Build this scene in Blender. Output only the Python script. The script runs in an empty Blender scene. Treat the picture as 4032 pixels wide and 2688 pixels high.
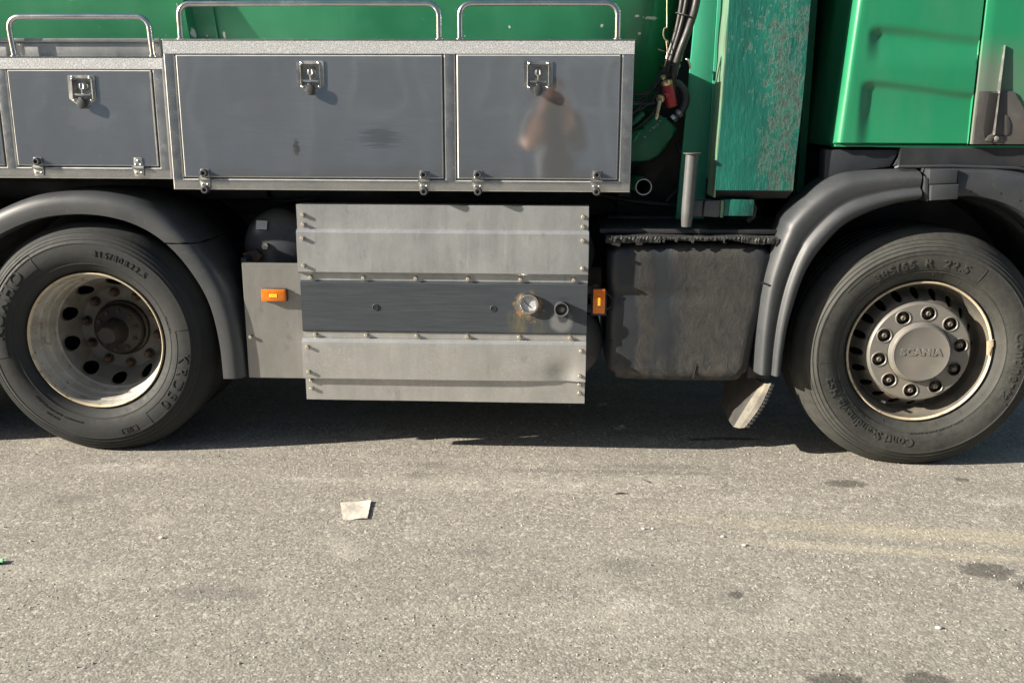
import bpy, bmesh, math, random
from mathutils import Vector, Matrix
random.seed(7)
R = math.radians
sc = bpy.context.scene
col = sc.collection

# ------------------------------------------------------------------ camera
F, PITCH, ROLL, YAW = 3765.0, R(13.6), R(-0.186), R(2.363)
CAM = Vector((0.0, -3.965, 1.485))
cam_data = bpy.data.cameras.new("camera")
cam_data.sensor_width = 36.0
cam_data.lens = F / 4032 * 36.0
cam_data.clip_start = 0.02
cam_data.clip_end = 400
cam = bpy.data.objects.new("camera", cam_data)
col.objects.link(cam)
rot = Matrix.Rotation(YAW, 3, 'Z') @ Matrix.Rotation(-PITCH, 3, 'X') @ Matrix.Rotation(ROLL, 3, 'Y')
r_, f_, u_ = rot.col[0], rot.col[1], rot.col[2]
mw = Matrix.Identity(4)
for i in range(3):
    mw[i][0], mw[i][1], mw[i][2], mw[i][3] = r_[i], u_[i], -f_[i], CAM[i]
cam.matrix_world = mw
sc.camera = cam

# ------------------------------------------------------------------ light
SUN_DIR = Vector((2.3, 0.70, -1.0)).normalized()
world = bpy.data.worlds.new("World"); sc.world = world; world.use_nodes = True
wn = world.node_tree
bg = wn.nodes['Background']; bg.inputs[1].default_value = 0.055
sky = wn.nodes.new('ShaderNodeTexSky'); sky.sky_type = 'NISHITA'; sky.sun_disc = False
sky.sun_elevation = math.asin(-SUN_DIR.z)
sky.sun_rotation = math.atan2(-SUN_DIR.x, -SUN_DIR.y) % (2 * math.pi)
sky.air_density = 1.0; sky.dust_density = 1.5
wn.links.new(sky.outputs[0], bg.inputs[0])
sl = bpy.data.lights.new("sun", 'SUN'); sl.energy = 5.0; sl.angle = R(0.53); sl.color = (1.0, 0.915, 0.785)
sun = bpy.data.objects.new("sun", sl); col.objects.link(sun)
sun.rotation_euler = SUN_DIR.to_track_quat('-Z', 'Y').to_euler()
sun.location = (-12, -6, 9)
sc.view_settings.view_transform = 'Standard'
sc.view_settings.look = 'None'
sc.view_settings.gamma = 1
sc.view_settings.use_curve_mapping = False
sc.view_settings.exposure = 1.42

# ------------------------------------------------------------------ materials
class NT:
    def __init__(s, name):
        s.m = bpy.data.materials.new(name); s.m.use_nodes = True
        s.t = s.m.node_tree; s.b = s.t.nodes['Principled BSDF']
        s.co = s.t.nodes.new('ShaderNodeTexCoord').outputs['Object']
    def n(s, t, **k):
        x = s.t.nodes.new(t)
        for a, v in k.items(): setattr(x, a, v)
        return x
    def l(s, a, b): s.t.links.new(a, b)
    def mapc(s, scale=(1, 1, 1), loc=(0, 0, 0), rot=(0, 0, 0), src=None):
        m = s.n('ShaderNodeMapping'); s.l(src or s.co, m.inputs[0])
        m.inputs['Scale'].default_value = scale; m.inputs['Location'].default_value = loc
        m.inputs['Rotation'].default_value = rot
        return m.outputs[0]
    def noise(s, scale, detail=4, rough=0.55, vec=None, dist=0.0):
        x = s.n('ShaderNodeTexNoise'); s.l(vec or s.co, x.inputs['Vector'])
        x.inputs['Scale'].default_value = scale; x.inputs['Detail'].default_value = detail
        x.inputs['Roughness'].default_value = rough; x.inputs['Distortion'].default_value = dist
        return x.outputs['Fac']
    def voro(s, scale, vec=None, feature='F1', out='Distance'):
        x = s.n('ShaderNodeTexVoronoi', feature=feature); s.l(vec or s.co, x.inputs['Vector'])
        x.inputs['Scale'].default_value = scale
        return x.outputs[out]
    def ramp(s, fac, stops):
        x = s.n('ShaderNodeValToRGB'); s.l(fac, x.inputs[0])
        e = x.color_ramp.elements
        while len(e) < len(stops): e.new(0.5)
        for i, (p, c) in enumerate(stops):
            e[i].position = p; e[i].color = (c, c, c, 1) if isinstance(c, (int, float)) else (*c, 1)
        return x.outputs[0]
    def mr(s, fac, a, b, c=0.0, d=1.0, smooth=False):
        x = s.n('ShaderNodeMapRange'); s.l(fac, x.inputs[0])
        if smooth: x.interpolation_type = 'SMOOTHSTEP'
        for i, v in enumerate((a, b, c, d)): x.inputs[i + 1].default_value = v
        return x.outputs[0]
    def math(s, op, a, b=None):
        x = s.n('ShaderNodeMath', operation=op)
        for i, v in enumerate((a, b)):
            if v is None: continue
            if isinstance(v, (int, float)): x.inputs[i].default_value = v
            else: s.l(v, x.inputs[i])
        return x.outputs[0]
    def mix(s, fac, a, b, mode='MIX'):
        x = s.n('ShaderNodeMix', data_type='RGBA', blend_type=mode)
        for i, v in ((0, fac), (6, a), (7, b)):
            if isinstance(v, (int, float)): x.inputs[i].default_value = v
            elif isinstance(v, tuple): x.inputs[i].default_value = (*v, 1)
            else: s.l(v, x.inputs[i])
        return x.outputs[2]
    def bump(s, h, strength=0.3, dist=0.01, prev=None):
        x = s.n('ShaderNodeBump'); s.l(h, x.inputs['Height'])
        x.inputs['Strength'].default_value = strength; x.inputs['Distance'].default_value = dist
        if prev is not None: s.l(prev, x.inputs['Normal'])
        return x.outputs[0]
    def set(s, **k):
        names = dict(color='Base Color', rough='Roughness', metal='Metallic', normal='Normal', aniso='Anisotropic',
                     coat='Coat Weight', spec='Specular IOR Level', ecol='Emission Color', estr='Emission Strength',
                     sheen='Sheen Weight', coatr='Coat Roughness', trans='Transmission Weight')
        for a, v in k.items():
            i = s.b.inputs[names[a]]
            if isinstance(v, (int, float)): i.default_value = v
            elif isinstance(v, tuple): i.default_value = (*v, 1)
            else: s.l(v, i)
        return s.m

def simple(name, c, rough=0.5, metal=0.0, var=0.35, vs=14, dirt=None, damt=0.5, ds=5, bump=0.0, bs=60, bd=0.002, stretch=(1, 1, 1), coat=0.0, rv=0.15):
    t = NT(name)
    v = t.mapc(stretch)
    n1 = t.noise(vs, 6, 0.6, v)
    c0 = tuple(x * (1 - var) for x in c); c1 = tuple(min(1, x * (1 + var)) for x in c)
    base = t.ramp(n1, [(0.3, c0), (0.7, c1)])
    if dirt:
        n2 = t.noise(ds, 8, 0.65, v)
        base = t.mix(t.mr(n2, 0.62 - 0.3 * damt, 0.75, 0, min(1, damt * 1.4)), base, dirt)
    rr = t.mr(t.noise(ds * 1.7, 5, 0.6, v), 0.3, 0.7, max(0.05, rough - rv), min(1, rough + rv))
    t.set(color=base, rough=rr, metal=metal, coat=coat)
    if bump: t.set(normal=t.bump(t.noise(bs, 5, 0.6, v), bump, bd))
    return t.m

def steel_door():
    t = NT("brushed stainless")
    v = t.mapc((1.2, 1, 70)); g = t.noise(9, 5, 0.65, v)
    wav = t.noise(2.2, 2, 0.4)
    scr = t.noise(26, 3, 0.7, t.mapc((1, 1, 5), rot=(0, 0.6, 0)))
    smear = t.noise(3.0, 6, 0.6, t.mapc((1.3, 1, 0.8)))
    c = t.ramp(g, [(0.25, (0.44, 0.455, 0.475)), (0.75, (0.54, 0.555, 0.575))])
    c = t.mix(t.mr(smear, 0.45, 0.72, 0, 0.35), c, (0.36, 0.36, 0.35))
    c = t.mix(t.mr(t.noise(6, 5, 0.65, t.mapc((1, 1, 0.1), loc=(4, 0, 0))), 0.60, 0.75, 0, 0.3), c, (0.62, 0.62, 0.60))
    sp = t.n('ShaderNodeSeparateXYZ'); t.l(t.co, sp.inputs[0])
    def spot(cx, cz, rx, rz, nz, ns, st):
        dx = t.math('DIVIDE', t.math('SUBTRACT', sp.outputs[0], cx), rx); dz = t.math('DIVIDE', t.math('SUBTRACT', sp.outputs[2], cz), rz)
        d = t.math('SQRT', t.math('ADD', t.math('MULTIPLY', dx, dx), t.math('MULTIPLY', dz, dz)))
        return t.mr(t.math('ADD', d, t.math('MULTIPLY', t.math('SUBTRACT', t.noise(ns, 5, 0.7, t.mapc(st)), 0.5), nz)), 0.75, 1.1, 1, 0)
    c = t.mix(t.math('MULTIPLY', spot(-0.70, 1.372, 0.075, 0.035, 5.4, 26, (0.35, 1, 12)), 0.38), c, (0.10, 0.105, 0.11))
    c = t.mix(t.math('MULTIPLY', spot(-1.035, 1.333, 0.012, 0.030, 2.8, 60, (1, 1, 1)), 0.6), c, (0.12, 0.09, 0.065))
    c = t.mix(t.math('MULTIPLY', spot(-0.965, 1.50, 0.012, 0.12, 1.5, 12, (1, 1, 0.3)), 0.35), c, (0.62, 0.62, 0.60))
    c = t.mix(t.math('MULTIPLY', spot(-1.90, 1.45, 0.10, 0.05, 2.6, 18, (1, 1, 1)), 0.35), c, (0.66, 0.65, 0.62))
    # small white paint specks and light scratches
    vo = t.n('ShaderNodeTexVoronoi'); t.l(t.co, vo.inputs['Vector']); vo.inputs['Scale'].default_value = 9
    spk = t.math('MULTIPLY', t.mr(vo.outputs['Distance'], 0.045, 0.03), t.mr(t.noise(1.9, 2), 0.52, 0.6))
    c = t.mix(t.math('MULTIPLY', spk, 0.5), c, (0.75, 0.75, 0.73))
    scm = t.mr(scr, 0.735, 0.76)
    c = t.mix(t.math('MULTIPLY', scm, 0.2), c, (0.7, 0.7, 0.68))
    rg = t.mr(smear, 0.35, 0.65, 0.03, 0.075)
    t.set(color=c, metal=0.86, rough=rg)
    nb = t.bump(wav, 0.16, 0.03)
    t.set(normal=t.bump(g, 0.012, 0.001, nb))
    return t.m

def steel_frame():
    t = NT("locker frame aluminium")
    sm = t.noise(7, 6, 0.65, t.mapc((1, 1, 1.4)))
    g = t.noise(30, 4, 0.6, t.mapc((1, 1, 1)))
    c = t.ramp(sm, [(0.3, (0.36, 0.375, 0.39)), (0.7, (0.52, 0.53, 0.54))])
    t.set(color=c, metal=0.9, rough=t.mr(g, 0.3, 0.7, 0.18, 0.30))
    t.set(normal=t.bump(t.noise(4, 2, 0.5), 0.15, 0.02))
    return t.m

def tape():
    t = NT("honeycomb tape")
    v = t.mapc((1, 1, 1.15))
    e = t.voro(105, v, 'DISTANCE_TO_EDGE')
    d = t.noise(14, 5, 0.7)
    c = t.mix(t.mr(e, 0.06, 0.16), (0.56, 0.57, 0.57), (0.33, 0.345, 0.36))
    c = t.mix(t.mr(d, 0.70, 0.74, 0, 0.45), c, (0.24, 0.23, 0.21))
    t.set(color=c, rough=0.42, metal=0.15, coat=0.2)
    return t.m

def skirt_alu(name, c0, c1, speck=0.0):
    t = NT(name)
    st = t.noise(16, 5, 0.65, t.mapc((1, 1, 0.18)))
    bl = t.noise(5, 6, 0.6)
    fine = t.noise(120, 3, 0.6, t.mapc((0.4, 1, 1)))
    f = t.math('ADD', t.math('MULTIPLY', st, 0.45), t.math('MULTIPLY', bl, 0.55))
    c = t.ramp(f, [(0.32, c0), (0.66, c1)])
    c = t.mix(t.mr(fine, 0.3, 0.7, 0.0, 0.22), c, tuple(x * 0.72 for x in c0))
    stain = t.mr(t.noise(11, 6, 0.7, t.mapc((1, 1, 0.5), loc=(3, 1, 7))), 0.6, 0.72, 0, 0.6)
    c = t.mix(stain, c, tuple(x * f for x, f in zip(c0, (0.66, 0.62, 0.55))))
    c = t.mix(t.mr(t.noise(28, 5, 0.7, t.mapc((1, 1, 0.07), loc=(1, 5, 2))), 0.60, 0.74, 0, 0.32), c, tuple(min(1, x * 1.35) for x in c1))
    c = t.mix(t.mr(t.noise(19, 5, 0.75, t.mapc((1, 1, 0.10), loc=(8, 5, 2))), 0.60, 0.72, 0, 0.4), c, tuple(x * 0.55 for x in c0))
    if speck:
        e = t.voro(75, t.mapc((1, 1, 1)), 'F1')
        k = t.math('MULTIPLY', t.mr(e, 0.32, 0.22), t.mr(t.noise(9, 3), 0.42, 0.6))
        c = t.mix(t.math('MULTIPLY', k, speck), c, (0.72, 0.70, 0.66))
    t.set(color=c, metal=0.6, rough=t.mr(fine, 0.3, 0.7, 0.30, 0.44))
    t.set(normal=t.bump(bl, 0.3, 0.012))
    return t.m

def dark_steel():
    t = NT("dark blued steel")
    g = t.noise(14, 5, 0.65, t.mapc((0.5, 1, 22)))
    st = t.noise(10, 4, 0.6, t.mapc((1, 1, 0.12), loc=(2.3, 0, 0)))
    c = t.ramp(g, [(0.3, (0.040, 0.048, 0.057)), (0.75, (0.072, 0.083, 0.095))])
    c = t.mix(t.mr(st, 0.62, 0.72, 0, 0.28), c, (0.28, 0.29, 0.30))
    scr = t.mr(t.noise(20, 3, 0.7, t.mapc((1, 1, 6), rot=(0, 0.35, 0))), 0.72, 0.76, 0, 0.3)
    c = t.mix(scr, c, (0.45, 0.45, 0.45))
    # rust halo around the gauge, wiped ring under the knob, drips
    def blob(cx, cz, r0, r1, sx=1.0, nz=0.025, ns=22):
        sx_ = t.n('ShaderNodeSeparateXYZ'); t.l(t.co, sx_.inputs[0])
        dx = t.math('MULTIPLY', t.math('SUBTRACT', sx_.outputs[0], cx), sx)
        dz = t.math('SUBTRACT', sx_.outputs[2], cz)
        d = t.math('SQRT', t.math('ADD', t.math('MULTIPLY', dx, dx), t.math('MULTIPLY', dz, dz)))
        d = t.math('ADD', d, t.math('MULTIPLY', t.math('SUBTRACT', t.noise(ns, 6, 0.7), 0.5), nz * 4))
        return t.mr(d, r0, r1, 1, 0)
    c = t.mix(t.math('MULTIPLY', blob(-0.095, 0.693, 0.052, 0.060, 1.0, 0.030, 38), 0.85), c, (0.13, 0.115, 0.095))
    ru = t.math('MULTIPLY', blob(-0.088, 0.672, 0.056, 0.066, 1.0, 0.030, 38), t.mr(t.noise(26, 7, 0.75, t.mapc(loc=(5, 2, 1))), 0.50, 0.56))
    c = t.mix(ru, c, (0.36, 0.17, 0.065))
    drip = t.math('MULTIPLY', t.math('MULTIPLY', blob(-0.105, 0.612, 0.03, 0.085, 0.9, 0.02), t.mr(t.noise(34, 4, 0.7, t.mapc((1, 1, 0.12))), 0.35, 0.65)), 0.6)
    c = t.mix(drip, c, (0.19, 0.165, 0.085))
    ring = t.math('MULTIPLY', blob(0.045, 0.625, 0.035, 0.055, 1, 0.006), t.math('SUBTRACT', 1.0, blob(0.052, 0.645, 0.02, 0.03, 1, 0.006)))
    c = t.mix(t.math('MULTIPLY', ring, 0.4), c, (0.34, 0.34, 0.33))
    t.set(color=c, metal=0.25, rough=t.mr(g, 0.3, 0.7, 0.38, 0.5))
    t.set(normal=t.bump(g, 0.08, 0.001))
    return t.m

def chipped_paint():
    t = NT("chipped teal paint")
    v = t.mapc((1, 1, 0.6))
    n1 = t.noise(40, 9, 0.76, v, 0.15)
    n2 = t.noise(5.2, 5, 0.6, t.mapc((1, 1, 0.6), loc=(1.3, 0, 0.4)))
    sx_ = t.n('ShaderNodeSeparateXYZ'); t.l(t.co, sx_.inputs[0])
    bias = t.mr(sx_.outputs[0], 0.72, 0.93, -0.05, 0.055, True)
    m = t.math('ADD', t.math('ADD', t.math('MULTIPLY', n1, 0.75), t.math('MULTIPLY', n2, 0.35)), bias)
    chip = t.mr(m, 0.585, 0.68, 0, 0.8)
    brush = t.noise(38, 6, 0.7, t.mapc((1, 1, 0.25)))
    tone = t.noise(5, 5, 0.6, t.mapc((1, 1, 0.5), loc=(0, 3, 3)))
    paint = t.ramp(tone, [(0.3, (0.005, 0.062, 0.048)), (0.55, (0.006, 0.105, 0.078)), (0.75, (0.013, 0.165, 0.115))])
    paint = t.mix(t.mr(brush, 0.60, 0.72, 0, 0.5), paint, (0.06, 0.27, 0.22))
    under = t.ramp(t.noise(40, 5, 0.65), [(0.3, (0.022, 0.042, 0.036)), (0.7, (0.062, 0.068, 0.056))])
    t.set(color=t.mix(chip, paint, under), rough=t.mr(chip, 0, 1, 0.42, 0.75))
    h = t.math('ADD', t.math('MULTIPLY', t.math('SUBTRACT', 1.0, chip), 0.4), t.math('MULTIPLY', brush, 0.9))
    t.set(normal=t.bump(h, 0.7, 0.006))
    return t.m

def green_tank():
    t = NT("tank green paint")
    st = t.noise(9, 5, 0.65, t.mapc((1, 0.3, 0.12)))
    bl = t.noise(2.5, 5, 0.6)
    c = t.ramp(bl, [(0.3, (0.014, 0.155, 0.068)), (0.7, (0.030, 0.225, 0.105))])
    c = t.mix(t.mr(st, 0.6, 0.75, 0, 0.3), c, (0.10, 0.24, 0.14))
    ch = t.mr(t.noise(24, 4, 0.6, t.mapc(loc=(0.7, 0.2, 0.1))), 0.735, 0.745)
    sp = t.n('ShaderNodeSeparateXYZ'); t.l(t.co, sp.inputs[0])
    for cx, cz, rx, rz in ((0.405, 1.862, 0.030, 0.007), (0.345, 1.868, 0.010, 0.005), (-1.585, 1.86, 0.008, 0.045), (-1.545, 1.80, 0.006, 0.02), (0.20, 1.83, 0.006, 0.006), (-1.42, 1.795, 0.006, 0.012), (0.36, 1.80, 0.006, 0.005), (-0.19, 1.825, 0.004, 0.006)):
        dx = t.math('DIVIDE', t.math('SUBTRACT', sp.outputs[0], cx), rx); dz = t.math('DIVIDE', t.math('SUBTRACT', sp.outputs[2], cz), rz)
        d = t.math('ADD', t.math('SQRT', t.math('ADD', t.math('MULTIPLY', dx, dx), t.math('MULTIPLY', dz, dz))), t.math('MULTIPLY', t.math('SUBTRACT', t.noise(90, 3, 0.7), 0.5), 2.2))
        ch = t.math('MAXIMUM', ch, t.mr(d, 0.85, 1.0, 1, 0))
    c = t.mix(ch, c, (0.62, 0.62, 0.58))
    t.set(color=c, rough=t.mr(bl, 0.3, 0.7, 0.28, 0.42), coat=0.15)
    t.set(normal=t.bump(t.noise(1.6, 2, 0.5), 0.3, 0.03))
    return t.m

def cab_green(name="cab green paint", dusty=False):
    t = NT(name)
    bl = t.noise(2.0, 4, 0.5)
    c = t.ramp(bl, [(0.3, (0.011, 0.175, 0.078)), (0.7, (0.016, 0.21, 0.094))])
    c = t.mix(t.mr(t.noise(160, 2, 0.5), 0.35, 0.75, 0, 0.12), c, (0.04, 0.26, 0.14))
    c = t.mix(t.mr(t.noise(22, 3, 0.6, t.mapc((1, 1, 4), rot=(0, 0.9, 0), loc=(2, 0, 0))), 0.755, 0.77, 0, 0.5), c, (0.25, 0.5, 0.34))
    if dusty:  # door skin blends to grey towards its bottom and the seam
        sx_ = t.n('ShaderNodeSeparateXYZ'); t.l(t.co, sx_.inputs[0])
        g = t.math('MULTIPLY', t.mr(sx_.outputs[2], 1.80, 1.62, 0, 1, True), t.mr(sx_.outputs[0], 1.86, 1.72, 0.45, 1, True))
        c = t.mix(t.math('MULTIPLY', g, 0.85), c, (0.12, 0.135, 0.115))
    film = t.mr(t.noise(5, 6, 0.65, t.mapc((1, 1, 0.35), loc=(4, 1, 2))), 0.46, 0.78, 0, 0.20)
    c = t.mix(film, c, (0.12, 0.22, 0.15))
    t.set(color=c, rough=t.mr(film, 0, 0.28, 0.30, 0.48), coat=0.25, coatr=0.15)
    t.set(normal=t.bump(t.noise(120, 2, 0.5), 0.03, 0.0008))
    return t.m

def rubber_tyre(name, c, dust, amt):
    t = NT(name)
    # radial coordinates about the wheel axis (object origin at the hub)
    sx_ = t.n('ShaderNodeSeparateXYZ'); t.l(t.co, sx_.inputs[0])
    rr = t.math('SQRT', t.math('ADD', t.math('MULTIPLY', sx_.outputs[0], sx_.outputs[0]), t.math('MULTIPLY', sx_.outputs[2], sx_.outputs[2])))
    n1 = t.noise(5, 7, 0.7); n2 = t.noise(45, 5, 0.7)
    f = t.math('ADD', t.math('MULTIPLY', n1, 0.6), t.math('MULTIPLY', n2, 0.4))
    base = t.mix(t.mr(f, 0.35, 0.65, 0, amt), c, dust)
    # dusty rings
    cb = t.n('ShaderNodeCombineXYZ'); t.l(rr, cb.inputs[0])
    rg = t.noise(40, 3, 0.6, cb.outputs[0])
    base = t.mix(t.mr(rg, 0.45, 0.62, 0, 0.3), base, dust)
    t.set(color=base, rough=t.mr(n2, 0.3, 0.7, 0.62, 0.85), spec=0.35)
    t.set(normal=t.bump(n2, 0.35, 0.0025))
    return t.m

def rim_paint(name, c, rust, amt, grime):
    t = NT(name)
    n1 = t.noise(7, 7, 0.7); n2 = t.noise(38, 6, 0.72, t.mapc(loc=(3, 1, 0)))
    base = t.mix(t.mr(n1, 0.4, 0.66, 0, 0.75), c, grime)
    base = t.mix(t.mr(n2, 0.66 - amt * 0.1, 0.70 - amt * 0.1, 0, 0.85), base, rust)
    t.set(color=base, rough=t.mr(n1, 0.3, 0.7, 0.4, 0.6), metal=0.0)
    t.set(normal=t.bump(n2, 0.2, 0.002))
    return t.m

def plastic_fender(name, c0, c1):
    t = NT(name)
    n1 = t.noise(4, 6, 0.6); fine = t.noise(220, 3, 0.6); g = t.noise(16, 5, 0.65, t.mapc((0.7, 1, 2.0)))
    c = t.ramp(n1, [(0.3, c0), (0.7, c1)])
    c = t.mix(t.mr(g, 0.58, 0.75, 0, 0.35), c, tuple(min(1, x * 1.8) for x in c1))
    c = t.mix(t.mr(t.noise(34, 6, 0.75, t.mapc((1, 1, 0.7), loc=(6, 2, 1))), 0.60, 0.72, 0, 0.45), c, (0.115, 0.108, 0.092))
    c = t.mix(t.mr(t.noise(26, 3, 0.7, t.mapc((1, 1, 6), rot=(0, 0.7, 0), loc=(1, 0, 5))), 0.72, 0.75, 0, 0.4), c, (0.20, 0.20, 0.20))
    t.set(color=c, rough=t.mr(n1, 0.3, 0.7, 0.42, 0.58), spec=0.5)
    t.set(normal=t.bump(fine, 0.25, 0.0006))
    return t.m

def muddy_tank():
    t = NT("mud caked black plastic")
    base = t.ramp(t.noise(4, 5, 0.6), [(0.3, (0.013, 0.016, 0.020)), (0.7, (0.026, 0.030, 0.035))])
    sx_ = t.n('ShaderNodeSeparateXYZ'); t.l(t.co, sx_.inputs[0])
    wob = t.math('ADD', sx_.outputs[0], t.math('MULTIPLY', t.math('SUBTRACT', t.noise(4.5, 5, 0.6, t.mapc((1, 1, 0.6))), 0.5), 0.22))
    band = t.math('MULTIPLY', t.mr(wob, 0.50, 0.55), t.mr(wob, 0.87, 0.82))
    band2 = t.math('MULTIPLY', t.mr(wob, 0.335, 0.365), t.mr(wob, 0.44, 0.40))
    crust = t.noise(24, 9, 0.75, t.mapc((1, 1, 0.6)), 0.6)
    mud = t.ramp(crust, [(0.35, (0.022, 0.023, 0.023)), (0.65, (0.042, 0.041, 0.038))])
    mud2 = t.ramp(crust, [(0.35, (0.018, 0.017, 0.014)), (0.65, (0.040, 0.036, 0.029))])
    c = t.mix(t.math('MULTIPLY', band, t.mr(crust, 0.36, 0.44)), base, mud)
    c = t.mix(t.math('MULTIPLY', band2, t.mr(crust, 0.42, 0.50, 0.15, 0.8)), c, mud2)
    bot = t.math('MULTIPLY', t.mr(sx_.outputs[2], 0.5, 0.4), t.mr(crust, 0.45, 0.6))
    c = t.mix(t.math('MULTIPLY', bot, 0.6), c, (0.075, 0.068, 0.055))
    allb = t.math('MAXIMUM', band, t.math('MULTIPLY', band2, 0.6))
    t.set(color=c, rough=t.mr(allb, 0, 1, 0.42, 0.85))
    t.set(normal=t.bump(t.math('MULTIPLY', crust, t.math('ADD', allb, 0.10)), 0.45, 0.008))
    return t.m

def asphalt():
    t = NT("weathered asphalt")
    co = t.co
    # stones: cells with their own tone, two sizes
    va = t.n('ShaderNodeTexVoronoi'); t.l(t.mapc((1, 1, 0.0)), va.inputs['Vector']); va.inputs['Scale'].default_value = 135; va.inputs['Randomness'].default_value = 1
    vb = t.n('ShaderNodeTexVoronoi'); t.l(t.mapc((1, 1, 0), loc=(3.1, 7.7, 0)), vb.inputs['Vector']); vb.inputs['Scale'].default_value = 78
    sa = t.n('ShaderNodeSeparateColor'); t.l(va.outputs['Color'], sa.inputs[0])
    sb = t.n('ShaderNodeSeparateColor'); t.l(vb.outputs['Color'], sb.inputs[0])
    stone = t.ramp(sa.outputs[0], [(0.0, (0.175, 0.163, 0.144)), (0.35, (0.252, 0.234, 0.205)), (0.72, (0.308, 0.287, 0.250)), (0.9, (0.37, 0.346, 0.302)), (1.0, (0.54, 0.51, 0.45))])
    stone2 = t.ramp(sb.outputs[1], [(0.0, (0.175, 0.163, 0.144)), (0.5, (0.266, 0.248, 0.217)), (0.85, (0.33, 0.31, 0.272)), (1.0, (0.48, 0.455, 0.40))])
    c = t.mix(t.mr(sb.outputs[0], 0.58, 0.62), stone, stone2)
    gap = t.mr(va.outputs['Distance'], 0.42, 0.75)
    c = t.mix(t.math('MULTIPLY', gap, 0.45), c, (0.125, 0.117, 0.10))
    # broad tone
    big = t.noise(0.9, 5, 0.6, t.mapc((0.7, 1.3, 1)))
    c = t.mix(t.mr(big, 0.30, 0.62, 0.22, 0.0), c, (0.20, 0.187, 0.162))
    trk = t.noise(2.4, 5, 0.6, t.mapc((0.18, 1.6, 1), loc=(0, 2, 0)))
    c = t.mix(t.mr(trk, 0.50, 0.70, 0, 0.30), c, (0.40, 0.375, 0.32))
    c = t.mix(t.mr(trk, 0.46, 0.30, 0, 0.25), c, (0.20, 0.19, 0.17))
    mid = t.noise(5.5, 5, 0.65)
    c = t.mix(t.mr(mid, 0.52, 0.74, 0, 0.28), c, (0.16, 0.15, 0.135))
    pal = t.noise(3.1, 5, 0.65, t.mapc(loc=(9, 4, 0)))
    c = t.mix(t.mr(pal, 0.55, 0.72, 0, 0.3), c, (0.50, 0.47, 0.40))
    sep = t.n('ShaderNodeSeparateXYZ'); t.l(co, sep.inputs[0])
    nz = t.math('ADD', t.math('SUBTRACT', t.noise(16, 6, 0.7), 0.5), t.math('MULTIPLY', t.math('SUBTRACT', t.noise(70, 5, 0.8), 0.5), 0.9))
    grain = t.mr(t.noise(120, 3, 0.6), 0.42, 0.58)
    def ell(cx, cy, rx, ry, soft=0.35, nzs=0.9, ang=0.0):
        dx = t.math('SUBTRACT', sep.outputs[0], cx); dy = t.math('SUBTRACT', sep.outputs[1], cy)
        ca, sa_ = math.cos(ang), math.sin(ang)
        ux = t.math('ADD', t.math('MULTIPLY', dx, ca / rx), t.math('MULTIPLY', dy, sa_ / rx))
        uy = t.math('ADD', t.math('MULTIPLY', dx, -sa_ / ry), t.math('MULTIPLY', dy, ca / ry))
        d = t.math('SQRT', t.math('ADD', t.math('MULTIPLY', ux, ux), t.math('MULTIPLY', uy, uy)))
        d = t.math('ADD', d, t.math('MULTIPLY', nz, nzs * 2))
        return t.mr(d, 1.0 - soft, 1.0 + soft, 1, 0, True)
    def acc(lst, **k):
        o = None
        for e in lst:
            x = ell(*e, **k)
            o = x if o is None else t.math('MAXIMUM', o, x)
        return o
    dark = acc([(1.460, -0.985, 0.085, 0.060), (1.560, -1.095, 0.060, 0.045), (1.214, -0.235, 0.085, 0.040), (1.718, -0.165, 0.03, 0.025),
                (0.596, -1.189, 0.022, 0.020), (0.785, -1.655, 0.075, 0.045), (1.02, -1.635, 0.06, 0.04)], soft=0.18, nzs=0.8)
    c = t.mix(t.math('MULTIPLY', t.math('MULTIPLY', dark, t.mr(grain, 0, 1, 0.75, 1)), 0.74), c, (0.062, 0.058, 0.052))
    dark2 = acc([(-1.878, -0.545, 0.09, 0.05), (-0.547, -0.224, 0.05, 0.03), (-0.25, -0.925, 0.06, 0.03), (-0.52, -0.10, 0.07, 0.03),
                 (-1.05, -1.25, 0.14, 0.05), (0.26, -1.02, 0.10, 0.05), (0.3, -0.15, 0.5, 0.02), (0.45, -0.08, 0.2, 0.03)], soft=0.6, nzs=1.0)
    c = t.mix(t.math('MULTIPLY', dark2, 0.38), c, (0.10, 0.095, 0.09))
    patch = t.mr(t.noise(13, 6, 0.75, t.mapc((1, 1, 1), loc=(2, 8, 0))), 0.44, 0.60)
    white = acc([(-1.80, -0.20, 0.20, 0.035), (0.05, -0.31, 0.16, 0.03), (-0.1, -0.36, 0.18, 0.02), (1.389, -0.21, 0.035, 0.02), (0.85, -0.42, 0.17, 0.04),
                 (0.235, -1.25, 0.10, 0.05), (-0.95, -0.30, 0.16, 0.03), (1.75, -0.38, 0.12, 0.05), (0.62, -0.27, 0.04, 0.012)], soft=0.7, nzs=1.0)
    c = t.mix(t.math('MULTIPLY', t.math('MULTIPLY', t.math('MULTIPLY', white, 0.8), patch), grain), c, (0.58, 0.56, 0.51))
    yel = acc([(1.55, -0.72, 0.85, 0.055, ), (1.30, -0.86, 0.55, 0.03)], soft=0.95, nzs=0.6, ang=-0.10)
    c = t.mix(t.math('MULTIPLY', yel, t.mr(t.noise(60, 3), 0.35, 0.65, 0.08, 0.42)), c, (0.56, 0.50, 0.34))
    wet = acc([(0.86, 0.30, 0.13, 0.02), (0.70, 0.28, 0.05, 0.015)], soft=0.3, nzs=0.4)
    c = t.mix(t.math('MULTIPLY', wet, 0.8), c, (0.03, 0.03, 0.03))
    t.set(color=c, rough=t.mr(dark, 0, 1, 0.88, 0.55), spec=0.3)
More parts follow.
